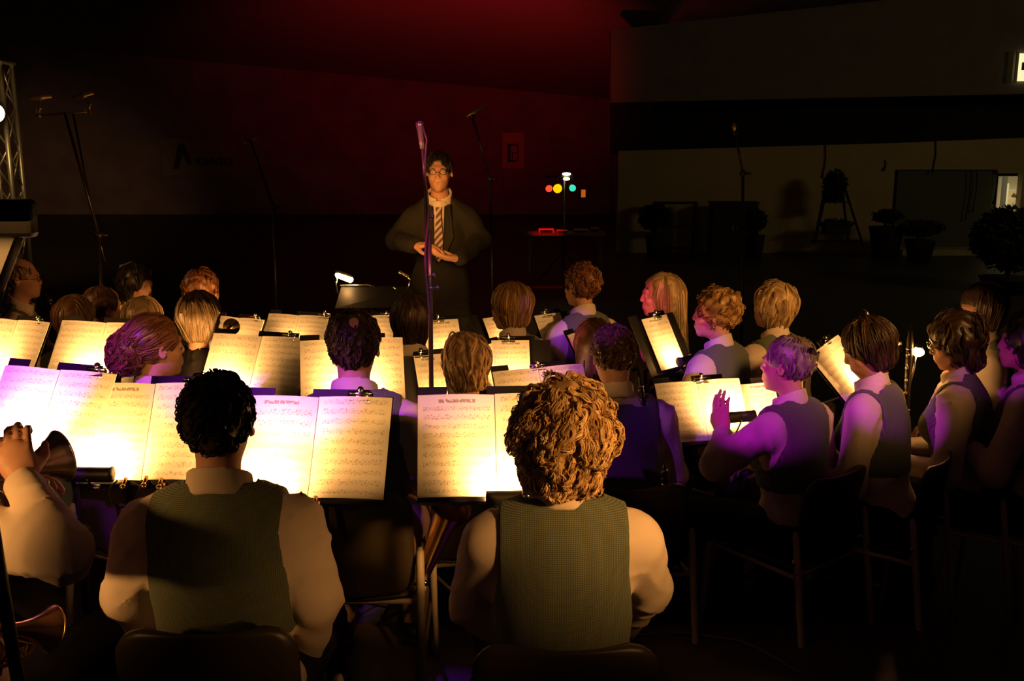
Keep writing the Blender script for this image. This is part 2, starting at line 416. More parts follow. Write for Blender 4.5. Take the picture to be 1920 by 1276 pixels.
HAIRC={'black':((.008,.006,.006),(.045,.030,.022)),'dark':((.020,.011,.007),(.10,.055,.030)),
 'brown':((.045,.020,.010),(.20,.10,.045)),'gold2':((.30,.15,.045),(1.0,.72,.34)),'auburn':((.09,.030,.012),(.36,.16,.06)),
 'golden':((.16,.075,.022),(.62,.38,.14)),'blonde':((.24,.15,.06),(.78,.56,.27)),
 'grey':((.12,.09,.08),(.42,.34,.30)),'ash':((.13,.085,.045),(.42,.29,.15)),'streaked':((.09,.045,.02),(.85,.55,.24))}
def make_hair(P,style,colour,near,parent,who):
    h=.0052 if near>=2 else (.0062 if near else .0080)
    st=dict(n=650,L=.05,M=7,r=.0022,curl=.0,fq=0,off=(-.001,.005),rough=.25,grav=1.0,noise=(.0015,160))
    S={
     'short':dict(cap=(.079,.099,.091),cut=-.075,L=.035,curl=.002,fq=60),
     'crop_curl':dict(cap=(.080,.101,.094),cut=-.085,L=.04,curl=.0055,fq=130,noise=(.003,130),n=1500,rough=.6,off=(-.002,.006)),
     'curly':dict(cap=(.086,.108,.100),cut=-.09,L=.055,curl=.008,fq=115,noise=(.006,95),n=900,rough=.6,off=(-.004,.008)),
     'bigcurl':dict(cap=(.104,.122,.108),cut=-.125,L=.125,curl=.0085,fq=165,noise=(.008,60),n=3400,M=18,r=.00145,rough=.5,off=(-.006,.016)),
     'bob':dict(cap=(.084,.105,.097),cut=-.115,L=.19,M=10,curl=.0012,fq=25,rough=.10,noise=(.0022,70),n=800),
     'layer':dict(cap=(.084,.106,.098),cut=-.115,L=.11,M=9,curl=.003,fq=40,rough=.3,noise=(.004,80),n=900,off=(-.002,.010)),
     'wavy':dict(cap=(.090,.108,.100),cut=-.150,L=.16,M=12,curl=.008,fq=45,rough=.35,noise=(.006,60),n=900,off=(-.003,.008)),
     'long':dict(cap=(.081,.100,.093),cut=-.45,L=.42,M=16,curl=.001,fq=18,rough=.06,noise=(.002,60),n=800),
     'updo':dict(cap=(.080,.100,.092),cut=-.085,L=.10,M=9,curl=.001,fq=20,rough=.1,noise=(.002,90),n=900),
     'bun':dict(cap=(.083,.100,.094),cut=-.085,L=.08,M=8,curl=.001,fq=20,rough=.1,noise=(.0015,90),n=650),
    }[style]
    st.update(S); cl=dict(bigcurl=10,curly=6,wavy=6,layer=6,bob=4,updo=4,crop_curl=3,long=4).get(style,3)
    st['n']=int(st['n']*(1.75 if style=='bigcurl' else (1.0 if near else .5))); st['r']*=(1.0 if near else 1.15)
    cx,cy,cz=st['cap']; mg=.035
    zlo=min(st['cut'],-.12)-.02; ylo=-cy-.02-mg-(.10 if style in('updo','bun') else .04); x=cx+mg
    g=SDF(np.arange(-x,x,h),np.arange(ylo,cy+mg,h),np.arange(zlo,.03+cz+mg,h))
    g.ell((0,-.016,.028),st['cap'])
    if st['cut']<-.09:
        zl=max(st['cut'],-.16)
        g.cap((0,-.030,.01),(0,-.036,zl+.055),cx*.96,cx*.66,k=.03)
        for s in(-1,1): g.cap((s*cx*.45,-.01,.0),(s*cx*.42,-.020,zl+.045),.046,.032,k=.03)
    if style=='long':
        g.cap((0,-.055,.0),(0,-.085,-.40),.082,.055,k=.03)
        for s in(-1,1): g.cap((s*.04,-.05,-.05),(s*.045,-.075,-.38),.05,.035,k=.03)
    if style=='updo':
        g.ell((-.01,-.105,-.02),(.068,.055,.085),k=.02)
    if style=='bun': g.ell((0,-.10,.04),(.035,.035,.03),k=.01)
    # free the face, the brow, the ears and the throat
    fy={'bob':.062,'wavy':.07,'layer':.066,'long':.07}.get(style,.058)
    if style in('short','crop_curl','updo','bun','long','curly'): g.ell((0,.135,.002),(.074,.085,.084),k=.010,sub=True)
    g.ell((0,.150,-.050),(.082,.100,.112),k=.012,sub=True)
    g.ell((0,.04,-.135),(.066,.085,.075),k=.012,sub=True)
    if style in('short','crop_curl','bun','updo'):
        for s in(-1,1): g.ell((s*.085,.012,-.040),(.030,.045,.048),k=.01,sub=True)
    if style in('short','crop_curl','bun','curly'): g.half((0,.55,-.83),.055+(.0 if style!='curly' else .02))
    if P.bald=='spot': g.ell((.014,-.085,.112),(.020,.030,.034),k=.008,sub=True)
    if P.bald=='top': g.ell((0,.06,.15),(.075,.12,.10),k=.015,sub=True)
    g.noise(*st['noise'],ph=P.seed)
    g.half((0,0,-1),-st['cut']); V,Q=g.net()
    V0=V.copy(); tone=np.clip(.25+.2*np.sin(V[:,0]*210+3*np.sin(V[:,2]*60))+.1*rng.random(len(V)),0,1)
    R,H=P.Rh,P.H
    base=npmesh('hair',V@R.T+H,Q,hairmat(colour+'_hair',*HAIRC[colour]),parent,True,tone)
    # locks of hair on top: tapered tubes that follow the surface
    n=st['n']; idx=rng.integers(0,len(V0),n//cl); p=V0[idx].copy(); p=p[(p[:,2]>st['cut']+.012)]; 
    if P.bald=='spot': p=p[np.linalg.norm(p-np.array((.014,-.075,.108)),axis=1)>.027+.008*rng.random(len(p))]
    n=len(p)*cl; M=st['M']; rep=lambda a: np.repeat(a,cl,axis=0)
    p=rep(p)+rng.normal(0,.0024,(n,3))
    L=st['L']*rep(rng.uniform(.6,1.15,n//cl))*rng.uniform(.85,1.05,n); step=(L/(M-1))[:,None]; off=rep(rng.uniform(*st['off'],n//cl))+rng.uniform(-.001,.001,n)
    crown=np.array((0,-.05,.14)); pert=rep(rng.normal(0,1,(n//cl,3)))*st['rough']
    pts=[];nor=[]; p0z=p[:,2]
    g.D=g.D; 
    for i in range(M):
        nn=g.grad(p); pts.append(p.copy()); nor.append(nn)
        if style in('updo','bun') :
            d=np.array((0,-.12,-.01))-p; far=(np.linalg.norm(d,axis=1)<.075)[:,None]; d=np.where(far,pert*3+.01,d/(np.linalg.norm(d,axis=1,keepdims=True)))
        else:
            d=(p-crown); d/=np.linalg.norm(d,axis=1,keepdims=True)+1e-9; d=d*.9+np.array((0,0,-st['grav']))*.8
        d=d+pert; d=d-nn*(d*nn).sum(1,keepdims=True); d/=np.linalg.norm(d,axis=1,keepdims=True)+1e-9
        q=p+d*step; q=q-nn*(g.sample(q)-off)[:,None]
        q=np.where((q[:,2]<st['cut']+.004)[:,None],p,q); p=q
    pts=np.stack(pts,1); nor=np.stack(nor,1)
    tg=np.gradient(pts,axis=1); tg/=np.linalg.norm(tg,axis=2,keepdims=True)+1e-9; bi=np.cross(tg,nor); bi/=np.linalg.norm(bi,axis=2,keepdims=True)+1e-9
    curl=st['curl'] if style!='updo' else np.where(pts[:,0,1]<-.085,.010,.001)[:,None,None]
    fq=st['fq'] if style!='updo' else 110
    s_=(np.arange(M)[None,:]*step)*fq+(rep(rng.uniform(0,6.28,n//cl))+rng.normal(0,.25,n))[:,None]
    ramp=np.linspace(.15,1,M)[None,:,None] if style=='bigcurl' else 1
    pts=pts+curl*ramp*(np.cos(s_)[...,None]*nor*.8+np.sin(s_)[...,None]*bi)
    r=st['r']*rng.uniform(.7,1.5,n)[:,None]*np.linspace(1,.35,M)[None,:]**.8
    ring=[pts+r[...,None]*(math.cos(a)*nor+math.sin(a)*bi*1.4) for a in (0.5,2.6,4.7)]
    VV=np.stack(ring,2).reshape(-1,3)
    b=(np.arange(n)[:,None]*M+np.arange(M-1)[None,:]).reshape(-1)*3
    QQ=np.concatenate([np.stack([b+j,b+(j+1)%3,b+3+(j+1)%3,b+3+j],1) for j in range(3)])
    tn=np.repeat(np.clip(rep(rng.beta(1.3,2.0,n//cl))+rng.normal(0,.10,n),0,1),M*3)
    if P.streak: # lighter crown section
        pp=pts[:,0]; hl=((pp[:,0]>-.01)&(rng.random(n)<.6)); hl=rep(hl[::cl]); t2=np.where(hl,rng.uniform(.75,1,n),rng.uniform(0,.3,n)); tn=np.repeat(t2,M*3)
    o=npmesh('hair_locks',VV@R.T+H,QQ,hairmat(colour+'_hair',*HAIRC[colour]),base,True,tn); o['kind']='stuff'
    return base

PEOPLE=[]
def person(label,who,hp,yaw,z=1.2,hy=0,hpit=0,hroll=0,lean=.05,w=1.0,female=False,hair='short',colour='dark',top='vest',
           arms='rest',near=0,bald=None,streak=False,glasses=False,seat=True,group=None,trous=None,legs=True,curl=.6,seed=None,pelvis=.54,skin=None,collar=True,sideways=0,hk={}):
    P=Pose(); P.w=w*(.90 if female else 1); P.female=female; P.bald=bald; P.streak=streak; P.seed=seed if seed is not None else len(PEOPLE)*1.7
    Hw=np.array(atz(hp[0],hp[1],z)) if len(hp)==2 else np.array(at(*hp)); fl=floor_at(Hw[1]-.05); Hz=Hw[2]-fl
    # torso frame (leans forward about the hips)
    cl,sl=math.cos(lean),math.sin(lean); zh=pelvis
    P.L=(Hz-.165-zh)/cl/.5
    P.T=lambda x,f,u: np.array((x+sideways*u,f*cl+u*sl,zh+u*cl-f*sl))
    P.Rt=np.array([[1,0,0],[0,cl,sl],[0,-sl,cl]])
    c7=P.T(0,-.01,.5*P.L); P.H=np.array((sideways*.5*P.L,c7[1]+.035,Hz)); P.Rh=rotm(hy,hpit,hroll)
    yr=math.radians(yaw); Rz=np.array(Matrix.Rotation(yr,3,'Z')); root=Hw-Rz@P.H; root[2]=fl
    inv=lambda pt: Rz.T@(np.array(pt)-root)
    P.arm={}
    for s in(-1,1):
        S=P.T(s*.172*P.w,-.005,.420*P.L)
        if arms=='rest': E=S+np.array((s*.085,.0,-.275)); W=np.array((s*.12,E[1]+.20,.68))
        elif arms=='play': E=S+np.array((s*.09,.07,-.26)); W=np.array((s*.05,E[1]+.20,E[2]+.10))
        elif arms=='horn': E=S+np.array((s*.12,.10,-.22)); W=np.array((s*.035,E[1]+.16,E[2]+.20))
        else:
            a=arms.get(s)
            if a is None: E=S+np.array((s*.085,.0,-.275)); W=np.array((s*.12,E[1]+.20,.68))
            else:
                E,W=[inv(at(*q)) if isinstance(q,tuple) else np.array(q) for q in a]
                if E[2]<-50: pass
        P.arm[s]=(S,E,W)
    P.leg={}
    for s in(-1,1):
        if seat: P.leg[s]=(np.array((s*.09,.02,zh-.01)),np.array((s*.15,.44,.50)),np.array((s*.14,.42,.09)))
        else: P.leg[s]=(np.array((s*.09,0,zh)),np.array((s*.10,.02,.5)),np.array((s*.11,0,.09)))
    ro=empty('person',root,yr,label,'person',group)
    mh=.0060 if near>=2 else (.0068 if near else .0086); hd=P.H
    fx=[(hd[0]-.11,hd[0]+.11,mh)]; fy=[(hd[1]-.13,hd[1]+.14,mh)]; fz=[(hd[2]-.14,hd[2]+.14,mh)]
    hh=.0066 if (near>=2 or isinstance(arms,dict)) else .0130
    for s in(-1,1):
        W=P.arm[s][2]; fx.append((W[0]-.10,W[0]+.10,hh)); fy.append((W[1]-.08,W[1]+.17,hh)); fz.append((W[2]-.09,W[2]+.12,hh))
    allp=np.array([q for s in(-1,1) for q in (*P.arm[s],*P.leg[s])]+[hd,hd])
    lo=allp.min(0)-.16; hi=allp.max(0)+.20; lo[2]=-.02; hi[2]=max(hi[2],hd[2]+.15); lo[:2]=np.minimum(lo[:2],(-.22,-.16)); hi[0]=max(hi[0],.22)
    ch=.030
    g=SDF(axis_pts(lo[0],hi[0],ch,fx),axis_pts(lo[1],hi[1],ch,fy),axis_pts(lo[2],hi[2],ch,fz))
    torso_prims(g,P,-.012); arm_prims(g,P,-.008,k=.02); leg_prims(g,P,-.010)
    g.cap(c7+np.array((0,.0,-.03)),hd+P.Rh@np.array((0,-.02,-.06)),.054*(.88 if female else 1),.049*(.88 if female else 1),k=.018)
    head_prims(g,hd,P.Rh,female=female)
    for s in(-1,1):
        S,E,W=P.arm[s]; d=W-E; hn=np.array((-s*.55,.1,-.8)); cu=curl
        if isinstance(arms,dict) and ('n',s) in arms: hn=np.array(arms[('n',s)])
        if isinstance(arms,dict) and ('d',s) in arms: d=np.array(arms[('d',s)])
        if isinstance(arms,dict) and ('c',s) in arms: cu=arms[('c',s)]
        hand_prims(g,W,d,hn,s,cu,.95 if female else 1.05,back=.0 if (isinstance(arms,dict) and ('d',s) in arms) else .03)
        A=P.leg[s][2]; g.ell(A+np.array((0,.05,-.045)),(.04,.11,.035),k=.02)
    V,Q=g.net(); npmesh('body',V,Q,skin or M_SKIN(),ro)
    # clothing
    ch=.0095 if near>=2 else (.0135 if near else .0190)
    def G2(pad=.0,low=0):
        return SDF(axis_pts(lo[0]-pad,hi[0]+pad,ch),axis_pts(lo[1]-pad,hi[1]+pad,ch),axis_pts(max(low,-.02),c7[2]+.10,ch))
    topm={'vest':M_SHIRT(),'jacket':mat('charcoal_suit',(.024,.022,.017),.85,0,.2,bump=.1,bscale=250),'black':M_VESTB()}[top]
    zlow=min(.40,min(P.arm[s][i][2] for s in(-1,1) for i in(1,2))-.08) if seat else .62
    g=G2(0,zlow); torso_prims(g,P,.004 if top!='jacket' else .009); 
    if top=='jacket': g.ell(P.T(0,0,-.10),(.19,.135,.20),k=.08); g.ell(P.T(0,0,.20),(.172,.125,.22),k=.05)
    arm_prims(g,P,.006 if top!='jacket' else .003,r=(.062,.056,.043) if top=='jacket' else (.060,.053,.034) if not female else (.058,.051,.032),k=.035,to=.96)
    if near: g.noise(.003,40,P.seed,.5); g.fold(.0085,50,P.seed)
    else: g.noise(.003,48,P.seed,.6)
    n0=c7; X,Y,Z=np.ix_(*g.a)
    rr=np.sqrt((X-c7[0])**2+(Y-c7[1]-.035)**2)-.062; neck=np.maximum(-(rr),-(Z-(c7[2]-.02)))*-1
    g.D=np.maximum(g.D,-np.maximum(rr,(c7[2]-.015)-Z)).astype(np.float32)
    if top=='jacket': # open front V
        v=np.maximum(np.abs(X)*1.9-(Z-(zh+.26*P.L))*.45, (zh+.25*P.L)-Z); v=np.maximum(v,-(Y-.04)); g.D=np.maximum(g.D,-v).astype(np.float32)
    V,Q=g.net(); so=npmesh('shirt' if top=='vest' else ('jacket' if top=='jacket' else 'top'),V,Q,topm,ro)
    if top=='vest' or top=='black':
        pass
    if top=='vest':
        g=G2(0,.42); torso_prims(g,P,.017); g.noise(.002,24,P.seed,.7)
        X,Y,Z=np.ix_(*g.a)
        sx=np.abs(X-sideways*(Z-zh))
        arm=np.maximum(sx-(.158*P.w)-.02*np.clip((Z-(zh+.30*P.L))*-6,-.5,2), (zh+.17*P.L)-Z)
        g.D=np.maximum(g.D,arm).astype(np.float32)
        rr=np.sqrt((X-c7[0])**2+(Y-c7[1]-.028)**2)-.090; g.D=np.maximum(g.D,-np.maximum(rr,(c7[2]+.040-.9*np.clip(Y-c7[1]+.02,0,.14))-Z)).astype(np.float32)
        v=np.maximum(np.abs(X)*1.5-(Z-(zh+.24*P.L))*.6,-(Y-.03)); g.D=np.maximum(g.D,-v).astype(np.float32)
        g.half((0,0,-1),-(zh-.07))
        V,Q=g.net(); npmesh('waistcoat',V,Q,M_VEST() if isinstance(top,str) else top,ro)
    if collar and top!='black':
        g=SDF(axis_pts(c7[0]-.12,c7[0]+.12,.0065),axis_pts(c7[1]-.10,c7[1]+.14,.0065),axis_pts(c7[2]-.08,c7[2]+.11,.0065))
        a=c7+np.array((0,-.004,-.04)); b=c7+np.array((0,.020,.055)); fm=.9 if female else 1
        g.cap(a,b,.083*fm,.074*fm); g.cap(a-(b-a)*.5,b+(b-a)*.6,.0705*fm,.0610*fm,sub=True)
        cut=c7[2]+.060; g.half((0,.5,.866),.5*c7[1]+.866*cut); g.half((0,-.55,-1),-(c7[2]-.010)-.55*c7[1])
        X,Y,Z=np.ix_(*g.a); v=np.maximum(np.abs(X-c7[0])-.012,-(Y-c7[1]-.05)); g.D=np.maximum(g.D,-v).astype(np.float32)
        if (g.D<0).any():
            V,Q=g.net(); npmesh('collar',V,Q,M_SHIRT(),so)
    if legs:
        g=SDF(axis_pts(-.30,.30,.022),axis_pts(-.18,.62,.022),axis_pts(.06,zh+.14,.022)); leg_prims(g,P,.010); g.ell((0,0,zh+.01),(.172*P.w,.125,.11),k=.04); g.noise(.004,30,P.seed)
        V,Q=g.net(); npmesh('trousers',V,Q,trous or M_TROUS(),ro)
        for s in(-1,1):
            A=P.leg[s][2]; mb=MB(); mb.ball(A+np.array((0,.05,-.04)),1,12,8,(.05,.13,.046)); mb.box(A+np.array((0,.05,-.078)),(.085,.24,.02)); mb.build('shoe',M_SHOE(),ro,True)
    if hair: make_hair(P,hair,colour,near,ro,who)
    if glasses:
        mb=MB(); T=lambda p: Vector(P.H+P.Rh@np.array(p))
        for s in(-1,1):
            mb.tube([T((s*.032+.021*math.cos(a),.101,.0+.014*math.sin(a))) for a in np.linspace(0,6.28,14)[:-1]],.0016,6,closed=True)
            mb.tube([T((s*.053,.100,.004)),T((s*.072,.04,.004)),T((s*.080,-.01,0))],.0016,6)
        mb.tube([T((-.011,.102,.002)),T((.011,.102,.002))],.0016,6)
        mb.build('glasses',mat('dark_glasses_frame',(.03,.025,.02),.25,.6),ro,True)
    if near or glasses:
        for s in(-1,1):
            T2=lambda p: P.H+P.Rh@np.array(p); mb=MB(); mb.tube([T2((s*.014,.0925,.016)),T2((s*.030,.0905,.0215)),T2((s*.047,.078,.017))],[.0022,.0030,.0012],6); mb.build('eyebrow',hairmat(colour+'_hair',*HAIRC[colour]),ro,True)
        mb=MB(); mb.tube([T2((-.025,.088,-.060)),T2((-.008,.0965,-.0585)),T2((0,.0965,-.0595)),T2((.008,.0965,-.0585)),T2((.025,.088,-.060))],[.001,.0026,.0024,.0026,.001],6); mb.tube([T2((-.018,.0905,-.064)),T2((0,.0965,-.067)),T2((.018,.0905,-.064))],[.001,.0036,.001],6); mb.build('lips',mat('lip_skin',(.42,.15,.12),.45),ro,True)
    # eyes
    for s in(-1,1):
        mb=MB(); mb.ball(P.H+P.Rh@np.array((s*.031,.0760,-.001)),.0110,12,8); e=mb.build('eye',mat('eye_white',(.55,.45,.40),.25),ro,True)
        mb=MB(); mb.ball(P.H+P.Rh@np.array((s*.031,.0832,-.0015)),.0046,8,5); mb.build('iris',mat('iris_dark',(.02,.012,.01),.2),e,True)
    P.root=ro; P.who=who; P.world=lambda q: Vector(Rz@np.array(q)+root); P.yaw=yr
    PEOPLE.append(P)
    if seat: chair(root,yr,who)
    return P

# ---------------------------------------------------------------- stacking chairs
CH=[None]
def chair(root,yr,who):
    lab='dark plastic chair with cream legs under the '+who
    if CH[0] is None:
        ro=empty('stacking_chair',(0,0,0))
        def plate(name,wd,n0,pts,rc,th):
            # curved rounded plate swept along pts (list of (y,z)), width wd(t)
            V=[];Fq=[];M=len(pts);K=13
            arr=[Vector((0,*p)) for p in pts]; lens=[0]
            for i in range(1,M): lens.append(lens[-1]+(arr[i]-arr[i-1]).length)
            T=lens[-1]
            for i,p in enumerate(arr):
                t=(arr[min(i+1,M-1)]-arr[max(i-1,0)]).normalized(); n=Vector((0,-t.z,t.y))
                e=min(lens[i],T-lens[i]); hw=wd/2-(rc-math.sqrt(max(0,rc*rc-(rc-min(e,rc))**2)))
                for sgn in (0,1):
                    for k in range(K):
                        x=-1+2*k/(K-1); bow=n0*(x*x)
                        V.append(p+Vector((x*hw,0,0))+n*(bow+ (th if sgn else 0)))
            for i in range(M-1):
                a=i*2*K;b=(i+1)*2*K
                for k in range(K-1):
                    Fq.append((a+k,a+k+1,b+k+1,b+k)); Fq.append((a+K+k,b+K+k,b+K+k+1,a+K+k+1))
                Fq.append((a,b,b+K,a+K)); Fq.append((a+K-1,a+2*K-1,b+2*K-1,b+K-1))
            for a in (0,(M-1)*2*K):
                for k in range(K-1): Fq.append((a+k,a+K+k,a+K+k+1,a+k+1) if a==0 else (a+k,a+k+1,a+K+k+1,a+K+k))
            mb=MB(); mb.add(V,Fq); return mb.build(name,M_PLASTIC(),ro,True)
        def dense(p0,p1,nn): return [(p0[0]+(p1[0]-p0[0])*t,p0[1]+(p1[1]-p0[1])*t) for t in [0,.02,.05,.09,.14,.2,.3,.4,.5,.6,.7,.8,.86,.91,.95,.98,1]]
        plate('backrest',.405,-.03,dense((-.165,.445),(-.215,.805),12),.07,.010)
        plate('seat',.40,.012,dense((-.17,.432),(.25,.452),12),.06,.010)
        for s in(-1,1):
            mb=MB(); pts=[Vector((s*.222,-.165,.615)),Vector((s*.222,-.170,.60)),Vector((s*.224,-.19,.45)),Vector((s*.232,-.25,.012))]
            mb.tube(pts,[.006,.0125,.014,.013],10); mb.build('leg',M_CREAM(),ro,True)
            mb=MB(); mb.tube([(s*.222,.235,.44),(s*.225,.24,.42),(s*.230,.27,.012)],[.013,.014,.012],10); mb.build('leg',M_CREAM(),ro,True)
            mb=MB(); mb.tube([(s*.195,-.165,.49),(s*.235,-.178,.50)],[.006,.009],8); mb.ball((s*.236,-.178,.50),.011); mb.build('fixing_bolt',M_CHROME(),ro,True)
            mb=MB(); mb.tube([(s*.222,-.185,.435),(s*.215,.235,.435)],.009,8); mb.build('seat_rail',M_CREAM(),ro,True)
        for yy in (.21,-.16): mb=MB(); mb.tube([(-.215,yy,.430),(.215,yy,.430)],.009,8); mb.build('cross_bar',M_CREAM(),ro,True)
        CH[0]=ro; o=ro
    else: o=copy_tree(CH[0])
    o.location=(root[0],root[1],root[2]); o.rotation_euler=(0,0,yr); prop(o,lab,'chair','stacking chairs of the band')
    return o

# ---------------------------------------------------------------- music stands, sheets, stand lights
STANDS={}
def stand(key,TL,TR,zt,which,h=.297,pages=2,tilt=.55,lamp=0,lampn=.07,power=1.15,clip=.62,seed=0,bright=1,lw=.135,yawadj=0,wid=None,title=True,lampoff=(0,0),lampvis=True):
    A=atz(*TL,zt); B=atz(*TR,zt); r=(B-A); W=r.length if wid is None else wid; c=(A+B)/2; yaw=math.atan2(r.y,r.x)+yawadj
    ct,st=math.cos(tilt),math.sin(tilt); bk=Vector((-math.sin(yaw),math.cos(yaw),0))
    ctr=c-(bk*st+Vector((0,0,ct)))*h/2
    fl=floor_at(ctr.y); root=Vector((ctr.x,ctr.y,fl))+bk*.10; zc=ctr.z-fl
    ro=empty('music_stand',root,yaw,'black music stand '+which,'music stand','music stands of the band')
    X=Vector((1,0,0)); U=Vector((0,st,ct)); Nn=Vector((0,-ct,st)); O=Vector((0,-.10,zc))
    def D(x,u,n): return O+X*x+U*u+Nn*n
    R=Matrix((X,U,Nn)).transposed()
    W2=max(W,.36)
    # desk: plate with raised tabs at both ends and in the middle
    hw=W2/2; top=h/2-.006; tb=.034
    mb=MB(); prof=[(-hw,-h/2-.015),(hw,-h/2-.015),(hw,top+tb*.4),(hw-.07,top+tb*.4),(hw-.07,top+tb),(-hw*.1,top+tb),(-hw*.1,top),(-hw*.62,top),(-hw*.62,top+tb),(-hw+.0,top+tb)]
    mb.poly([D(x,u,-.004) for x,u in prof],-(R@Vector((0,0,1))),.003)
    mb.build('desk',M_BLACK(),ro)
    mb=MB(); mb.box(D(0,-h/2-.018,.014),(W2*.98,.003,.042),R); mb.box(D(0,-h/2-.013,.035),(W2*.98,.012,.002),R); mb.build('ledge',M_BLACK(),ro)
    mb=MB(); mb.tube([D(0,-.05,-.02),D(0,-.06,-.05)+Vector((0,0,-.03)),(0,0,zc-.16),(0,0,.55)],.009,8); mb.tube([(0,0,.62),(0,0,.10)],.013,10); mb.build('shaft',M_BLACK(),ro,True)
    mb=MB(); mb.tube([(0,0,.60),(0,0,.64)],.018,10); mb.tube([(0,.01,.62),(0,.035,.62)],.006,8); mb.build('clamp_knob',mat('grey_plastic',(.10,.10,.10),.4),ro,True)
    for k in range(3):
        a=math.pi/2+k*2*math.pi/3; mb=MB(); e=Vector((math.cos(a),math.sin(a),0))
        mb.tube([Vector((0,0,.34))+e*.012,e*.20+Vector((0,0,.10)),e*.29+Vector((0,0,.010))],.007,8); mb.tube([Vector((0,0,.12))+e*.012,e*.19+Vector((0,0,.115))],.004,6); mb.ball(e*.29+Vector((0,0,.012)),.012); mb.build('leg',mat('worn_black_steel',(.05,.045,.04),.28,.8),ro,True)
    if clip is not None:
        mb=MB(); cx=(clip-.5)*W; mb.box(D(cx,top+.012,.006),(.075,.014,.006),R); mb.tube([D(cx-.034,top+.020,.010),D(cx+.034,top+.020,.010)],.0045,8); mb.ball(D(cx,top+.030,.010),.010); mb.tube([D(cx-.03,top-.004,.010),D(cx+.03,top-.004,.010)],.003,6)
        mb.build('spring_clip',M_CHROME(),ro,True)
    # the sheets of music, lying on the desk
    sh=empty('sheet_music',root,yaw,('open double music sheet ' if pages==2 else 'single music sheet ')+which,'sheet music','sheets of music on the stands')
    pw=W/pages; mt=music_mat('printed_music_%d'%(seed%5),9+seed%3,seed%5*3.1,title and seed%2==0); mt2=music_mat('printed_music_plain_%d'%(seed%3),10,seed%3*2.3+20,False)
    for i in range(pages):
        x0=-W/2+i*pw; K=9; V=[];Fq=[];uv=[]
        for side in(0,1):
            for j in range(3):
                v=j/2
                for k in range(K):
                    t=k/(K-1); g=(t if i==0 else 1-t) if pages==2 else .3
                    n=.004+.010*math.sin(math.pi*min(1,g*1.05))*(.7 if pages==2 else .2)+.012*(g**6 if pages==2 else 0)*-.3+ (0 if side else -.0022)
                    V.append(D(x0+.001+t*(pw-.002),-h/2+v*h+.002*i,n+.002)); uv.append((t,v))
        o=K*3
        for j in range(2):
            for k in range(K-1):
                a=j*K+k; Fq.append((o+a,o+a+1,o+a+K+1,o+a+K)); Fq.append((a,a+K,a+K+1,a+1))
        for k in range(K-1): Fq.append((k,k+1,o+k+1,o+k)); Fq.append((2*K+k,o+2*K+k,o+2*K+k+1,2*K+k+1))
        for j in range(2): Fq.append((j*K,o+j*K,o+j*K+K,j*K+K)); Fq.append((j*K+K-1,j*K+2*K-1,o+j*K+2*K-1,o+j*K+K-1))
        me=bpy.data.meshes.new('page'); me.from_pydata([tuple(v) for v in V],[],Fq); me.materials.append(mt if i==0 else mt2)
        ul=me.uv_layers.new(name='UVMap')
        for lp in me.loops: ul.data[lp.index].uv=uv[lp.vertex_index]
        me.update(); link('page',me,sh)
    # battery light clipped to the ledge
    lr=empty('stand_light',root,yaw,'tubular lamp clipped to the stand '+which,'lamp','lights clipped to the music stands')
    lx=lamp*W; P0=D(lx+lampoff[0],-h/2+.012+lampoff[1],lampn); ax=X; open_=(U*.80-Nn*.60).normalized(); sd=ax.cross(open_)
    mb=MB(); Vv=[];Ff=[];K=9
    for ring in ((-lw/2,.024),(lw/2,.024)):
        for rr in (.024,.0215):
            for k in range(K):
                a=math.pi*(k/(K-1))*1.1+math.pi*.95; Vv.append(P0+ax*ring[0]+(sd*math.cos(a)+open_*math.sin(a))*rr)
    for k in range(K-1):
        Ff+=[(k,k+1,2*K+k+1,2*K+k),(K+k,3*K+k,3*K+k+1,K+k+1)]
    Ff+=[(0,2*K,3*K,K),(K-1,2*K-1,4*K-1,3*K-1)]
    mb.add(Vv,Ff)
    for e in(-lw/2,lw/2): mb.lathe(P0+ax*(e-.001),ax,[(0,.012),(.001,.0235),(.003,.0235)],14)
    mb.build('housing',mat('lamp_black_plastic',(.02,.019,.014),.45,0,.4),lr,True)
    if lampvis or True:
        mb=MB(); mb.tube([P0-ax*lw*.44,P0+ax*lw*.44],.006,8); mb.build('bulb',mat('warm_filament',(1,.55,.18),.5,emit=9),lr,True)
    mb=MB(); mb.tube([P0-open_*.022,P0-open_*.03-Nn*.02,D(lx,-h/2-.022,.02)],.004,6); mb.box(D(lx,-h/2-.022,.012),(.03,.016,.04),R); mb.tube([D(lx-.012,-h/2-.03,.03),D(lx+.012,-h/2-.03,.03)],.006,8); mb.build('bracket',M_CHROME(),lr,True)
    l=bpy.data.lights.new('stand_light_glow','AREA'); l.shape='RECTANGLE'; l.size=lw*.9; l.size_y=.02; l.energy=power*2.1; l.color=WARM
    lo=bpy.data.objects.new('stand_light_glow',l); COL.objects.link(lo); lo.parent=lr
    lo.location=P0+open_*.008; d=(U*.86-Nn*.50).normalized(); lo.rotation_euler=d.to_track_quat('-Z','X').to_euler()
    z=-d; x=X; y=z.cross(x); lo.rotation_euler=Matrix((x,y,z)).transposed().to_euler()
    STANDS[key]=dict(root=ro,D=D,yaw=yaw,light=lr,sheet=sh,base=root)
    return ro

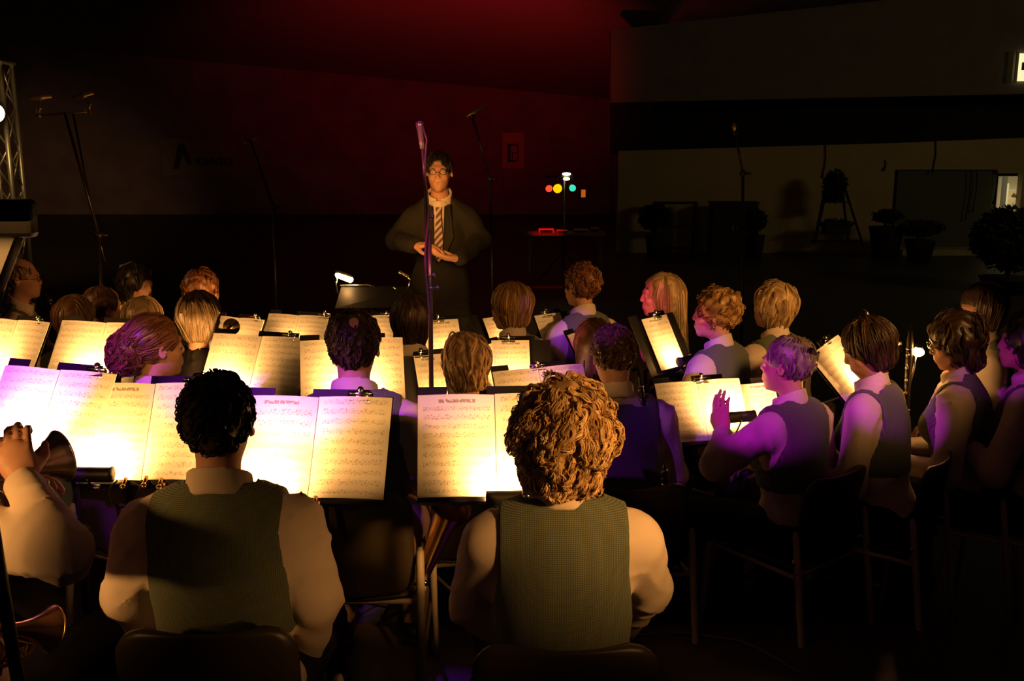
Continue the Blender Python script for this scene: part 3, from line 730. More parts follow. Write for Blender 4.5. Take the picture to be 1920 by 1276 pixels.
# ================================================================ THE SETTING
def struct(name,mb,m,**k):
    o=mb.build(name,m,**k); o['kind']='structure'; return o
mb=MB(); mb.box((0,(-3.6+TIER_Y)/2,-.20),(16,TIER_Y+3.6,.40)); mb.box((0,(TIER_Y+6.9)/2,-.30),(16,6.9-TIER_Y,.24)); struct('floor',mb,mat('stage_floor',(.06,.045,.045),.45,0,.4,noise=.25,nscale=6,bump=.1,bscale=40))
mb=MB(); mb.box((0,1.6,-.71),(15.9,10.3,.57)); struct('trim_1',mb,mat('stage_skirt',(.01,.009,.009),.9))
mb=MB(); mb.box((0,25,-1.1),(90,62,.2)); struct('trim_2',mb,mat('hall_floor',(.05,.045,.04),.5,0,.4,noise=.2,nscale=2))
# back wall with a raking top edge, sloping ceiling above it
YB=40
a=at(-900,-3,YB); b=at(1150,186,YB); b2=at(2700,329,YB)
mb=MB(); mb.poly([(a.x,YB,-1),(b2.x,YB,-1),b2,b,a],(0,1,0),.3); struct('wall_back',mb,mat('dark_back_wall',(.22,.15,.19),.9,noise=.2,nscale=1))
mb=MB(); s=.125
def cz(p,Y): return Vector((p.x,Y,p.z+(YB-Y)*s))
mb.poly([cz(a,YB+1),cz(b,YB+1),cz(b,-8),cz(a,-8)],(0,0,1),.2); struct('ceiling',mb,mat('ceiling_plaster',(.30,.26,.25),.9,noise=.06,nscale=1))
mb=MB(); mb.poly([(b.x,YB+1,7.3),(45,YB+1,7.3),(45,-8,7.3),(b.x,-8,7.3)],(0,0,1),.2); struct('ceiling.001',mb,MATS['ceiling_plaster'])
mb=MB(); mb.poly([(b.x,YB-.2,-1),(45,YB-.2,-1),(45,YB-.2,7.4),(b.x,YB-.2,7.4)],(0,1,0),.2); struct('wall_back_right',mb,MATS['dark_back_wall'])
def q3(px0,py0,px1,py1,Y): return at(px0,py0,Y),at(px1,py1,Y)
Y=26
p=[at(1146,56,Y),at(1146,192,Y),at(2300,168,Y),at(2300,-70,Y)]
mb=MB(); mb.poly(p,(0,1,0),.5); struct('wall_right_upper',mb,mat('grey_render',(.16,.13,.12),.9,noise=.12,nscale=2))
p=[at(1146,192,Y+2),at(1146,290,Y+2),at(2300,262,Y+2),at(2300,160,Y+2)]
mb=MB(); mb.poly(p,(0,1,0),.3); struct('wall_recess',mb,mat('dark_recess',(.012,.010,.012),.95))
z1=-1
wl=mat('cream_painted_wall',(.36,.30,.17),.9,noise=.08,nscale=1.5)
def wallpiece(name,x0,x1,y0a,y0b,zb,m,Y=Y,th=.25,z0=None):
    A=at(x0,y0a,Y); B=at(x1,y0b,Y); mb=MB(); mb.poly([(A.x,Y,zb),(B.x,Y,zb),B,A],(0,1,0),th); return struct(name,mb,m)
wallpiece('wall_right',1160,1682,283,268,z1,wl)
wallpiece('wall_right.001',1682,1873,268,260,at(1760,318,Y).z,wl)
wallpiece('wall_right.002',1873,1925,260,258,at(1890,325,Y).z,wl)
wallpiece('wall_right.003',1925,2300,258,248,z1,wl)
wallpiece('door_1',1684,1870,320,320,at(1700,466,Y+.1).z,mat('green_grey_shutter',(.07,.085,.05),.7),Y=Y+.12)
mb=MB(); A=at(1684,466,Y-.3); B=at(1872,466,Y-.3); mb.box(((A.x+B.x)/2,Y+.1,(A.z-1)/2),(B.x-A.x,1.4,A.z+1)); struct('trim_3',mb,mat('concrete_kerb',(.33,.31,.22),.8,noise=.15,nscale=3))
# window up in the wall, lit from inside
def framed(name,x0,x1,y0,y1,Y,m,fm,label=None):
    A=at(x0,y0,Y); B=at(x1,y1,Y); mb=MB(); mb.box(((A.x+B.x)/2,Y,(A.z+B.z)/2),(B.x-A.x,.04,A.z-B.z)); o=struct(name,mb,m); return o,A,B
LIT=mat('lit_room',(1,.93,.50),.5,emit=.95); LITD=mat('lit_room_dim',(.9,.72,.35),.5,emit=.13)
o,A,B=framed('window_1',1909,1990,100,152,Y-.05,LIT,None)
mb=MB(); c=at(1922,124,Y-.1); mb.box(c,(.16,.03,.19)); mb.build('window_frame',mat('dark_window_handle',(.05,.045,.02),.6),o)
mb=MB(); c=at(1906,126,Y-.1); mb.box(c,(.06,.05,.78)); mb.build('window_frame',mat('window_frame_paint',(.5,.48,.3),.6),o)
mb=MB(); c=at(1893,126,Y-.12); mb.box(c,(.13,.03,.75)); mb.build('curtain',mat('grey_curtain',(.20,.19,.09),.9),o)
# lit doorway: its light is put into glowing frame, shelves and bottles
o,A,B=framed('door_2',1873,1925,330,470,Y+.6,LITD,None)
mb=MB(); c=at(1878,402,Y-.05); mb.box(c,(.09,.12,1.95)); mb.build('door_frame',mat('glow_door_frame',(.55,.48,.25),.6,emit=.12),o)
mb=MB(); c=at(1883,400,Y+.02); mb.box(c,(.05,.12,1.55)); mb.build('door_edge',mat('glow_door_edge',(1,.85,.45),.6,emit=.55),o)
for yy in(356,372,390,408):
    mb=MB(); mb.box(at(1903,yy,Y+.4),(.50,.25,.03)); mb.build('shelf',mat('glow_shelf',(.8,.72,.45),.6,emit=.35),o)
for k,(xx,yy,hh) in enumerate(((1893,398,.17),(1901,366,.12),(1910,382,.14),(1908,400,.18),(1899,383,.12),(1912,364,.12))):
    mb=MB(); mb.lathe(at(xx,yy,Y+.25)-Vector((0,0,hh/2)),(0,0,1),[(0,.055),(hh*.6,.055),(hh*.8,.02),(hh,.02)],10)
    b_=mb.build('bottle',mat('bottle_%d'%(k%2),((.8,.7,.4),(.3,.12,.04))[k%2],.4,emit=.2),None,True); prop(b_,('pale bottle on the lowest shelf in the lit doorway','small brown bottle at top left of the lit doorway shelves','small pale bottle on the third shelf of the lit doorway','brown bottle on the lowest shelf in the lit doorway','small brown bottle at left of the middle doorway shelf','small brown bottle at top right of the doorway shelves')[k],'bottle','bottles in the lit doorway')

# banner and poster on the back wall
o=empty('banner',at(375,294,YB-.016),0,'wide pale banner with a big letter A and lettering, on the back wall','banner')
def textobj(body,size,loc,parent,m,name='lettering',ext=.01,rot=(math.pi/2,0,0),bold=0):
    c=bpy.data.curves.new(name,'FONT'); c.body=body; c.size=size; c.extrude=ext; c.align_x='CENTER'; c.align_y='CENTER'; c.offset=bold
    t=bpy.data.objects.new(name,c); COL.objects.link(t); t.location=loc; t.rotation_euler=rot; c.materials.append(m)
    bpy.context.view_layer.update(); dg=bpy.context.evaluated_depsgraph_get(); me=bpy.data.meshes.new_from_object(t.evaluated_get(dg))
    bpy.data.objects.remove(t); q=link(name,me,parent); q.location=loc; q.rotation_euler=rot; return q
k=YB/F
mb=MB(); mb.box((0,0,0),(141*k,.03,66*k)); mb.build('cloth',mat('banner_cloth',(.26,.20,.14),.9),o)
ink=mat('banner_print',(.05,.02,.03),.8)
mb=MB(); pts=[(-48,-23),(-33,-23),(-29,-8),(-20,-8),(-16,-16),(-8,-16),(-30,22),(-38,22)]
mb.poly([(x*k,-.03,z*k) for x,z in [(-50,-22),(-40,-22),(-32,6),(-22,-14),(-14,-14),(-28,24),(-38,24)]],(0,-1,0),.01); mb.build('printed_mark',ink,o)
textobj('ICHVEO',19*k,(26*k,-.03,-9*k),o,ink,'lettering',bold=.01)
o=empty('poster',at(962,282,YB-.016),0,'upright poster with a dark square emblem on the back wall','poster')
mb=MB(); mb.box((0,0,0),(40*k,.03,64*k)); mb.build('paper',mat('poster_paper',(.50,.26,.22),.9),o)
mb=MB()
for (x0,x1,z0,z1) in((-10,10,9,12),(-10,-7,-19,12),(-7,-4,-19,12),(8,10,-19,9),(-10,6,-21,-17),(-2,0,-16,-3),(-2,6,-5,-3)): mb.box(((x0+x1)/2*k,-.03,(z0+z1)/2*k),((x1-x0)*k,.01,(z1-z0)*k))
mb.build('printed_mark',ink,o)

# ================================================================ LIGHT STAND FAR BACK
Yf=20
o=empty('light_tree',(at(1058,352,Yf).x,Yf,-1),0,'tall stand with a cross bar of red, yellow and green lights','light stand')
xb=o.location.x
def lp(px,py,dy=0): v=at(px,py,Yf); return Vector((v.x-xb,dy,v.z+1))
mb=MB(); mb.tube([(0,0,0),lp(1058,330)],.025,8); mb.build('pole',mat('grey_steel',(.10,.09,.08),.4,.6),o,True)
mb=MB(); mb.tube([lp(1022,331),lp(1100,331)],.02,8); mb.build('cross_bar',M_BLACK(),o,True)
for k in range(3):
    a_=k*2.094+.5; mb=MB(); mb.tube([(0,0,.7),(math.cos(a_)*.6,math.sin(a_)*.6,.02)],.015,6); mb.build('leg',M_BLACK(),o,True)
for (x,y,r,c,e,n,sx) in((1029,353,.068,(1,.07,.03),1.25,'red lamp',.7),(1045,353,.088,(1,.60,.0),1.15,'yellow lamp',1),(1073,352,.066,(.05,.75,.52),1.05,'green lamp',1),):
    c0=lp(x,y,-.1); mb=MB(); mb.lathe(c0+Vector((0,.32,0)),(0,-1,0),[(0,.05),(.05,r+.01),(.30,r+.02)],16); mb.tube([c0+Vector((0,.15,r)),c0+Vector((0,.1,.25))],.01,6); f=mb.build('lamp_can',M_BLACK(),o,True)
    mb=MB(); mb.lathe(c0,(0,-1,0),[(0,r),(.02,r*.9),(.03,.01)],18); b_=mb.build('lens',mat(n.replace(' ','_')+'_lens',c,.3,emit=e),f,True); b_.scale=(1,1,1); b_['label']=n+' shining towards the camera'
c0=lp(1093,362,-.1); mb=MB(); mb.box(c0+Vector((0,.1,0)),(.16,.2,.22)); f=mb.build('lamp_can',M_BLACK(),o); mb=MB(); mb.box(c0-Vector((0,.01,0)),(.085,.02,.15)); mb.build('lens',mat('dim_orange_lens',(.7,.13,.01),.4,emit=.7),f)
for yy,ww,e in((326,.165,6),(335,.13,4)):
    c0=lp(1062,yy,-.05); mb=MB(); mb.lathe(c0,(0,0,1),[(-.03,.02),(-.015,ww/2),(.015,ww/2),(.03,.03)],16); mb.build('white_lamp',mat('white_lamp_lens_%d'%yy,(.95,1,.55),.3,emit=e),o,True)
# table with gear lit red
o=empty('gear_table',(at(1055,430,19.6).x,19.4,-1),0,'low table cluttered with gear in red light under the lamp bar','table')
tz=at(1055,436,19.6).z+1; mb=MB(); mb.box((.05,.1,tz),(1.5,.7,.04)); mb.build('table_top',mat('table_laminate',(.16,.10,.08),.3),o)
for sx in(-.65,.75):
    for sy in(-.2,.4): mb=MB(); mb.box((sx,sy,tz/2),(.04,.04,tz-.03)); mb.build('leg',M_CHROME(),o)
bx=o.location
for (dx,sx,sz,c,n,e) in((-.33,.30,.07,(.9,.02,.02),'red lit effects unit lying',0),(-.02,.22,.05,(.5,.05,.05),'small dim red box lying',0),(.35,.28,.06,(.35,.16,.06),'brown box lying',0),(.62,.16,.09,(.25,.10,.05),'short brown case standing',0)):
    t=empty('equipment_box',(bx.x+dx,bx.y+.05,tz-1+.02),0,n+' on the gear table','box'); mb=MB(); mb.box((0,0,sz/2),(sx,.3,sz)); mb.build('case',mat(n.replace(' ','_'),c,.35),t,bevel=.008)
    mb=MB(); mb.box((0,-.155,sz/2),(sx*.8,.01,sz*.6)); mb.build('front_panel',M_BLACK(),t); mb=MB(); mb.lathe((sx*.2,-.16,sz/2),(0,-1,0),[(0,.012),(.015,.012)],10); mb.build('knob',M_CHROME(),t)
spot('red_table_light',(bx.x-.4,18.2,1.4),(bx.x-.3,19.5,-.1),120,(1,.02,.02),.45,.6)

# ================================================================ DARK SHAPES ALONG THE CREAM WALL
DK=mat('very_dark_wood',(.014,.011,.010),.8); LEAF=mat('dark_leaves',(.010,.014,.007),.7)
def floor_thing(name,px,Y,label,cat): 
    v=at(px,460,Y); return empty(name,(v.x,Y,-1),0,label,cat)
def zz(py,Y): return at(960,py,Y).z+1
def xx(px,Y,o): return at(px,400,Y).x-o.location.x
Yc=25.2
o=floor_thing('cabinet',1372,Yc,'black cabinet with double doors against the cream wall','cabinet'); h=zz(380,Yc); wd=84/F*Yc
mb=MB(); mb.box((0,0,h/2),(wd,.5,h)); mb.build('body',DK,o)
for s in(-1,1): mb=MB(); mb.box((s*wd/4,-.26,h/2),(wd/2-.03,.02,h-.08)); d=mb.build('door',DK,o); mb=MB(); mb.tube([(s*.05,-.28,h*.5),(s*.05,-.28,h*.6)],.012,6); mb.build('handle',M_CHROME(),d)
mb=MB(); mb.box((0,0,h+.015),(wd+.06,.55,.03)); mb.build('top',DK,o)
o=floor_thing('cabinet',1268,Yc,'open dark shelf unit left of the black cabinet by the cream wall','shelf'); h=zz(378,Yc)
for x in(-.55,.45): mb=MB(); mb.box((x,0,h/2),(.05,.4,h)); mb.build('side_panel',DK,o)
for q in(.15,.55,.98): mb=MB(); mb.box((-.05,0,h*q),(1.0,.4,.04)); mb.build('shelf',DK,o)
def foliage(o,c,r,n,parent,sz=.09,seed=1):
    R=random.Random(seed); mb=MB()
    for i in range(n):
        d=Vector((R.gauss(0,1),R.gauss(0,1),R.gauss(0,1))).normalized()*(R.random()**.4); p=Vector(c)+Vector((d.x*r[0],d.y*r[1],d.z*r[2]))
        u=Vector((R.gauss(0,1),R.gauss(0,1),R.gauss(0,1))).normalized(); v=u.orthogonal().normalized(); s=sz*R.uniform(.6,1.4)
        mb.add([p-u*s,p+v*s*.4+u.cross(v)*s*.1,p+u*s,p-v*s*.4+u.cross(v)*s*.1,],[(0,1,2),(0,2,3)])
    f=mb.build('foliage',LEAF,parent); f['kind']='stuff'; return f
def plant(px,Y,ytop,ybot,wpx,label,seed,potw=.2,n=500):
    o=floor_thing('potted_plant',px,Y,label,'plant'); h1=zz(ytop,Y); h0=max(zz(ybot,Y),.3); wd=wpx/F*Y
    mb=MB(); mb.lathe((0,0,0),(0,0,1),[(0,potw*.7),(h0*.9,potw),(h0,potw*1.05)],16); mb.build('pot',DK,o,True)
    mb=MB()
    for k in range(5): mb.tube([(0,0,h0*.9),(math.cos(k*1.3)*wd*.15,math.sin(k*1.3)*.1,(h0+h1)/2),(math.cos(k*1.3)*wd*.3,math.sin(k*1.3)*.2,h1*.95)],.015,5)
    mb.build('stem',LEAF,o); foliage(o,(0,0,(h0+h1)/2+.1),(wd/2,wd/3,(h1-h0)/2),n,o,seed=seed); return o
plant(1225,24.6,388,440,60,'dark potted plant beside the open shelf unit',3)
plant(1418,24.8,400,440,34,'low dark potted plant just right of the black cabinet',4,n=250)
plant(1660,24.4,400,425,60,'dark flower tub between the A-frame and the shutter',5,potw=.4,n=300)
plant(1725,24.0,420,450,90,'broad low plant in front of the green shutter',6,potw=.35,n=500)
plant(1895,19.0,395,560,150,'large dark bush in front of the lit doorway',7,potw=.5,n=2600)
# A-frame with hanging plant silhouette
o=floor_thing('a_frame_rack',1565,Yc-.4,'dark A-frame plant rack standing before the cream wall','rack'); Yr=Yc-.4
def rp(px,py,dy=0): v=at(px,py,Yr); return Vector((v.x-o.location.x,dy,v.z+1))
for (p0,p1,dy) in(((1548,345),(1522,456),-.2),((1582,345),(1612,456),-.2),((1552,345),(1535,456),.3),((1578,345),(1598,456),.3)): mb=MB(); mb.tube([rp(*p0),rp(*p1,dy)],.03,6); l_=mb.build('leg',DK,o)
for yy,x0,x1 in((378,1548,1584),(418,1536,1600),(452,1524,1612)): mb=MB(); mb.box((rp((x0+x1)/2,yy)),((x1-x0)/F*Yr,.45,.035)); mb.build('shelf',DK,o)
mb=MB(); mb.box(rp(1567,430),(.62,.3,.24)); mb.build('trough',DK,o)
foliage(o,rp(1565,350),(.30,.2,.42),700,o,.08,8); foliage(o,rp(1568,420),(.42,.2,.13),300,o,.07,9)
for (px,y0,y1) in((1548,268,330),(1660,300,318),(1755,262,322),(1820,318,410),(1832,318,395),(1870,318,380)):
    t=empty('hanging_cable',at(px,y0,Y-.045),0,'thin dark cable on the cream wall at '+{1548:'the A-frame rack',1660:'the left edge of the shutter',1755:'the middle of the shutter top',1820:'the right part of the shutter, longer one',1832:'the right part of the shutter, shorter one',1870:'the lit doorway'}[px],'cable')
    L=at(px,y0,Y).z-at(px,y1,Y).z; mb=MB(); mb.tube([(0,0,0),(.03,0,-L*.5),(-.02,0,-L)],.015,5); mb.build('cord',DK,t); mb=MB(); mb.ball((-.02,0,-L),.035); mb.build('plug',DK,t)
# white floor posts in the dark
for i,(px,y0,y1,lb) in enumerate(((1578,528,548,'leftmost of the three faint bottles standing in the dark hall'),(1588,545,550,'lowest of the three faint bottles in the dark hall'),(1606,508,546,'rightmost of the three faint bottles in the dark hall'))):
    pass

# ================================================================ TRUSS, LEFT
Yt=10.0
o=empty('lighting_truss',(at(30,540,Yt).x,Yt,-1),0,'upright lattice lighting truss at the left edge','truss')
TR=mat('aluminium_truss',(.55,.50,.42),.4,.7)
zt=at(30,120,Yt).z+1; wd=.235
for (x,y) in((-.115,-.115),(.115,-.115),(-.115,.115),(.115,.115)): mb=MB(); mb.tube([(x,y,0),(x,y,zt)],.024,10); mb.build('main_tube',TR,o,True)
nb=int(zt/.36)
for k in range(nb):
    z0=k*zt/nb; z1_=(k+1)*zt/nb
    for (A_,B_) in((((-.115,-.115)),(.115,-.115)),((-.115,.115),(.115,.115)),((-.115,-.115),(-.115,.115)),((.115,-.115),(.115,.115))):
        mb=MB(); mb.tube([(*A_,z0),(*B_,z1_)],.009,6); mb.tube([(*B_,z0),(*A_,z1_)],.009,6); mb.build('brace',TR,o,True)
mb=MB(); mb.box((0,0,zt+.01),(.29,.29,.02)); mb.build('end_plate',TR,o)
t=empty('flood_lamp',at(-8,212,9.6),0,'bright round lamp at the very left edge by the truss','lamp')
mb=MB(); mb.lathe((0,.12,0),(0,-1,0),[(0,.03),(.05,.07),(.12,.09)],16); mb.tube([(-.09,.1,0),(-.11,.1,.1),(-.2,.15,.15)],.008,6); mb.build('housing',M_BLACK(),t,True)
mb=MB(); mb.lathe((0,0,0),(0,-1,0),[(0,.085),(.02,.06),(.03,.01)],16); mb.build('lens',mat('flood_lens',(1,.80,.35),.3,emit=10),t,True)
l=bpy.data.lights.new('flood_glow','POINT'); l.energy=8; l.color=(1,.6,.2); l.shadow_soft_size=.08; lo=bpy.data.objects.new('flood_glow',l); COL.objects.link(lo); lo.parent=t; lo.location=(.1,-.15,0)

# ================================================================ MICROPHONE STANDS
MS=mat('black_mic_stand',(.030,.025,.028),.3,.5)
def mic(o,p,d,L=.15,r=.011,m=None):
    mb=MB(); p=Vector(p); d=Vector(d).normalized(); mb.lathe(p,d,[(0,r*.7),(.01,r),(L*.55,r),(L*.6,r*1.25),(L*.95,r*1.25),(L,r*.6)],12); mb.build('microphone',m or mat('mic_metal',(.35,.28,.20),.3,.8),o,True)
def micstand(px,ybase_z,pts,Y,label,boomr=.007,poler=.010,mics=()):
    """pts: pixel polyline from the top to the joint to the bottom of the pole"""
    b=at(*pts[-1],Y); o=empty('microphone_stand',(b.x,Y,TIER),0,label,'microphone stand','microphone stands')
    L=[at(*p,Y)-Vector((b.x,Y,TIER)) for p in pts]
    L[-1]=Vector((0,0,.12)); 
    if len(L)>2:
        L[-2].x=L[-2].x; mb=MB(); mb.tube(L[:-1],boomr,8); mb.build('boom',MS,o,True)
        mb=MB(); mb.tube([L[-2],Vector((L[-2].x*.3,0,1.0)),Vector((0,0,.12))],poler,8); mb.build('pole',MS,o,True)
        mb=MB(); mb.ball(L[-2],.022); mb.tube([L[-2],L[-2]+Vector((.05,0,0))],.008,8); mb.build('boom_joint',MS,o,True)
    else:
        mb=MB(); mb.tube([L[0],L[-1]],poler,8); mb.build('pole',MS,o,True)
    for k in range(3):
        a_=k*2.094+.4; mb=MB(); mb.tube([(0,0,.30),(math.cos(a_)*.18,math.sin(a_)*.18,.10),(math.cos(a_)*.30,math.sin(a_)*.30,.012)],.008,6); mb.build('leg',MS,o,True)
    return o,L
# tall central stand
Ym=3.42; b=at(808,720,Ym)
o=empty('microphone_stand',(b.x,Ym,0),0,'tall straight microphone stand in the middle, catching purple light','microphone stand','microphone stands')
def mp(px,py,dy=0): v=at(px,py,Ym+dy); return Vector((v.x-b.x,dy,v.z))
PM=mat('satin_black_tube',(.16,.14,.16),.25,.7)
mb=MB(); mb.tube([mp(791,262),mp(797,340),mp(800,430),mp(803,540)],.0055,8); mb.build('boom',PM,o,True)
mb=MB(); mb.tube([mp(804,430),mp(807,560),(0,0,.9),(0,0,.12)],.0085,10); mb.build('pole',PM,o,True)
for (x,y,dx) in((803,407,7),(804,517,9),(808,540,12)):
    mb=MB(); mb.ball(mp(x,y),.011); mb.tube([mp(x,y),mp(x+dx,y-1)],.004,6); mb.ball(mp(x+dx,y-1),.009); mb.build('clamp_knob',PM,o,True)
mb=MB(); mb.lathe(mp(790,262),mp(787,232)-mp(790,262),[(-.03,.007),(0,.010),(.03,.011),(.045,.014),(.058,.013),(.062,.004)],14); mb.build('microphone',mat('mic_metal_bright',(.45,.35,.42),.3,.8),o,True)
mb=MB(); pts=[mp(792,236,-.01)]+[mp(800+3*math.sin(y/28),y,-.014) for y in range(262,560,14)]+[mp(806,600,-.012),mp(806,700,-.012),(.0,-.012,.3),(.02,-.02,.02)]; mb.tube(pts,.0035,6); mb.build('cable',mat('black_cable',(.10,.05,.12),.4),o,True)
for k in range(3):
    a_=k*2.094+.4; mb=MB(); mb.tube([(0,0,.30),(math.cos(a_)*.18,math.sin(a_)*.18,.10),(math.cos(a_)*.30,math.sin(a_)*.30,.012)],.008,6); mb.build('leg',PM,o,True)
# left stereo pair on a T bar
o,L=micstand(0,0,[(121,210),(185,440),(191,620)],5.6,'microphone stand at the left with a T bar carrying two microphones',.008,.012)
b=o.location.copy(); tp=lambda px,py,dy=0: at(px,py,5.6+dy)-Vector((b.x,5.6,TIER))
mb=MB(); mb.tube([tp(68,217),tp(118,213),tp(172,209)],.006,8); mb.build('stereo_bar',mat('steel_bar',(.35,.28,.18),.3,.8),o,True)
mb=MB(); mb.tube([tp(137,212),tp(160,330),tp(187,455),tp(197,490)],.006,8); mb.build('cable_boom',MS,o,True)
for (x0,y0,x1,y1,cx,cy) in((57,184,93,181,74,217),(136,184,176,174,168,209)):
    mb=MB(); d=tp(x1,y1)-tp(x0,y0); mb.lathe(tp(x0,y0),d,[(0,.010),(.02,.014),(.05,.014),(.055,.018),(.075,.018),(.08,.012),(.12,.011)],12); mb.build('microphone',mat('mic_brass_metal',(.50,.38,.18),.3,.8),o,True)
    mb=MB(); mb.tube([tp((x0+x1)/2,(y0+y1)/2),tp(cx,cy-12),tp(cx,cy)],.005,6); mb.ball(tp(cx,cy),.013); mb.ball(tp(cx+1,cy-14),.013); mb.tube([tp(x0+5,y0+4),tp(cx-4,cy)],.003,6); mb.build('shock_mount',mat('steel_bar',(.35,.28,.18),.3,.8),o,True)
for pts,Ys,lb,mc in (([(470,265),(513,388),(518,575)],6.55,'thin boom microphone stand left of the conductor, small microphone tilted',((460,270),(482,258))),
               ([(885,218),(919,335),(924,575)],6.6,'thin boom microphone stand just right of the conductor',((874,219),(912,198))),
               ([(1379,250),(1393,325),(1396,575)],6.5,'thin boom microphone stand in front of the cream wall, right of centre',((1377,246),(1376,230)))):
    o,L=micstand(0,0,pts,Ys,lb,.008,.010); b=o.location.copy()
    p0=at(*mc[0],Ys)-Vector((b.x,Ys,TIER)); p1=at(*mc[1],Ys)-Vector((b.x,Ys,TIER)); mb=MB(); mb.lathe(p0,p1-p0,[(0,.012),(.03,.014),((p1-p0).length,.009)],10); mb.build('microphone',mat('mic_brass_metal',(.50,.38,.18),.3,.8),o,True)
    mb=MB(); mb.ball(L[0],.018); mb.tube([L[0],(p0+p1)/2],.006,6); mb.build('mic_clip',MS,o,True)

# ================================================================ THE MUSIC STANDS
stand('s1',(12,685),(221,704),1.16,'at the far left of the front, bathed in purple',seed=1,lamp=-.1,clip=.82,power=2.4)
stand('s2',(183,719),(402,721),1.135,'of the dark haired man in front',seed=2,lamp=-.33,clip=.84,power=2.6,lampn=.08,lw=.125,lampoff=(.0,-.012))
stand('s3',(462,742),(737,748),1.126,'between the dark haired man and the curly haired woman',seed=0,lamp=-.26,clip=.78,power=2.6,lampn=.08,lampoff=(-.02,-.012))
stand('s4',(783,742),(1070,738),1.14,'in front of the curly haired woman',seed=2,lamp=.08,clip=None,power=2.5,lampn=.07,lampoff=(0,-.03))
stand('s5',(118,601),(285,610),1.06,'left of the woman with the curly updo',seed=1,lamp=0,power=2.47,clip=.85)
stand('s6',(-25,596),(95,606),1.06,'at the left edge behind the purple lit stand',seed=3,lamp=-.15,clip=.8,power=2.09)
stand('s7',(402,625),(585,637),1.02,'left of the man with the bald spot',seed=3,lamp=-.3,clip=.78,power=2.28)
stand('s8',(562,640),(755,634),1.08,'that the man with the bald spot reads from',seed=1,lamp=0,clip=None,power=3.4)
stand('s9',(774,668),(826,664),0.95,'just beyond the tall microphone stand, near row',pages=1,seed=4,lamp=.2,clip=.3,power=1.0,lw=.10)
stand('s10',(922,698),(1092,683),0.94,'above the curly haired woman\'s head',h=.27,seed=3,lamp=-.1,clip=.50,power=.8,title=False)
stand('s11',(930,640),(983,638),0.99,'behind the woman with streaked hair, right one',h=.25,pages=1,wid=.17,seed=4,lamp=.1,clip=.45,power=.9,lw=.09,yawadj=-.15,tilt=.7)
stand('s12',(888,652),(926,643),0.98,'behind the woman with streaked hair, left one',h=.24,pages=1,wid=.19,seed=1,lamp=.3,clip=None,power=.45,lw=.09)
stand('s13',(1062,629),(1146,606),0.96,'behind the straight magenta lit hair',h=.25,seed=3,lamp=0,clip=.8,power=.5,lw=.10)
stand('s14',(1226,720),(1385,710),0.88,'of the grey haired player with the hair clip',h=.255,seed=3,lamp=.23,clip=.55,power=2.09,lampn=.10,lw=.125,title=False,lampoff=(.02,.055))
stand('s15',(1385,722),(1448,716),0.84,'beside the grey haired player\'s left shoulder',h=.23,pages=1,seed=4,lamp=0,clip=None,power=.55,lw=.09)
stand('s16',(1190,602),(1257,588),1.0,'in front of the long haired blonde',h=.27,pages=1,wid=.21,seed=4,lamp=.1,clip=.62,power=.9,lw=.10,tilt=.5)
stand('s17',(1515,668),(1570,629),0.98,'steeply seen before the dark haired woman looking down',h=.29,seed=3,lamp=.1,clip=.62,power=2.4,tilt=.74)
stand('s19',(405,592),(497,601),0.92,'at far left of the back row, horn before it',h=.25,seed=3,lamp=.1,clip=.8,power=.6,lw=.10)
stand('s20',(505,588),(618,595),0.92,'in the back row below the conductor lamp',h=.26,seed=3,lamp=0,clip=.92,power=.6,lw=.10,title=False)
stand('s21',(655,591),(742,593),0.91,'in the back row right of the bald spot',h=.26,seed=1,lamp=0,clip=.8,power=.6,lw=.10)
stand('s22',(792,602),(858,598),0.9,'just beyond the tall microphone stand, back row',h=.28,pages=1,seed=4,lamp=.1,clip=.45,power=.8,lw=.10,yawadj=-.05)
stand('s23',(903,598),(958,590),0.95,'half hidden by the blonde bob',h=.24,pages=1,seed=4,lamp=0,clip=None,power=.6,lw=.09)
stand('s24',(998,593),(1050,586),0.95,'left of the auburn haired person in the back row',h=.25,pages=1,wid=.18,seed=4,lamp=.1,clip=.5,power=.45,lw=.09)
stand('s26',(1598,596),(1645,584),0.95,'behind the dark haired woman looking down',h=.26,pages=1,wid=.2,seed=1,lamp=.3,clip=.5,power=1.0,lw=.10,yawadj=.4)

# conductor's desk with two gooseneck lamps
cA=at(632,540,5.5); cB=at(772,556,5.5)
o=empty('conductor_stand',((cA.x+cB.x)/2,5.5,TIER),.0,'wide conductor desk with a flat black score board','music stand'); cx=o.location.x; cz_=at(700,545,5.5).z-TIER
def cp(px,py,dy=0): v=at(px,py,5.5+dy); return Vector((v.x-cx,dy,v.z-TIER))
mb=MB(); mb.poly([cp(640,537),cp(770,540),cp(786,575,-.06),cp(628,578,-.10)],(0,.8,.5),.012); mb.build('desk',M_BLACK(),o)
mb=MB(); mb.tube([cp(638,535),cp(690,534),cp(702,537)],.005,6); mb.tube([cp(738,538),cp(776,566)],.005,6); mb.build('desk_edge',mat('bright_edge',(.75,.6,.35),.2,.9),o,True)
mb=MB(); mb.tube([(0,0,cz_-.05),(0,0,.1)],.014,10); mb.build('shaft',M_BLACK(),o,True)
for k in range(3): a_=k*2.094+.4; mb=MB(); mb.tube([(0,0,.25),(math.cos(a_)*.3,math.sin(a_)*.3,.012)],.009,6); mb.build('leg',M_BLACK(),o,True)
o1=empty('gooseneck_lamp',(cx,5.5,TIER),0,'lit gooseneck lamp at the left of the conductor desk','lamp')
mb=MB(); mb.tube([cp(653,570),cp(632,547),cp(630,532),cp(632,520)],.006,8); mb.build('gooseneck',M_CHROME(),o1,True)
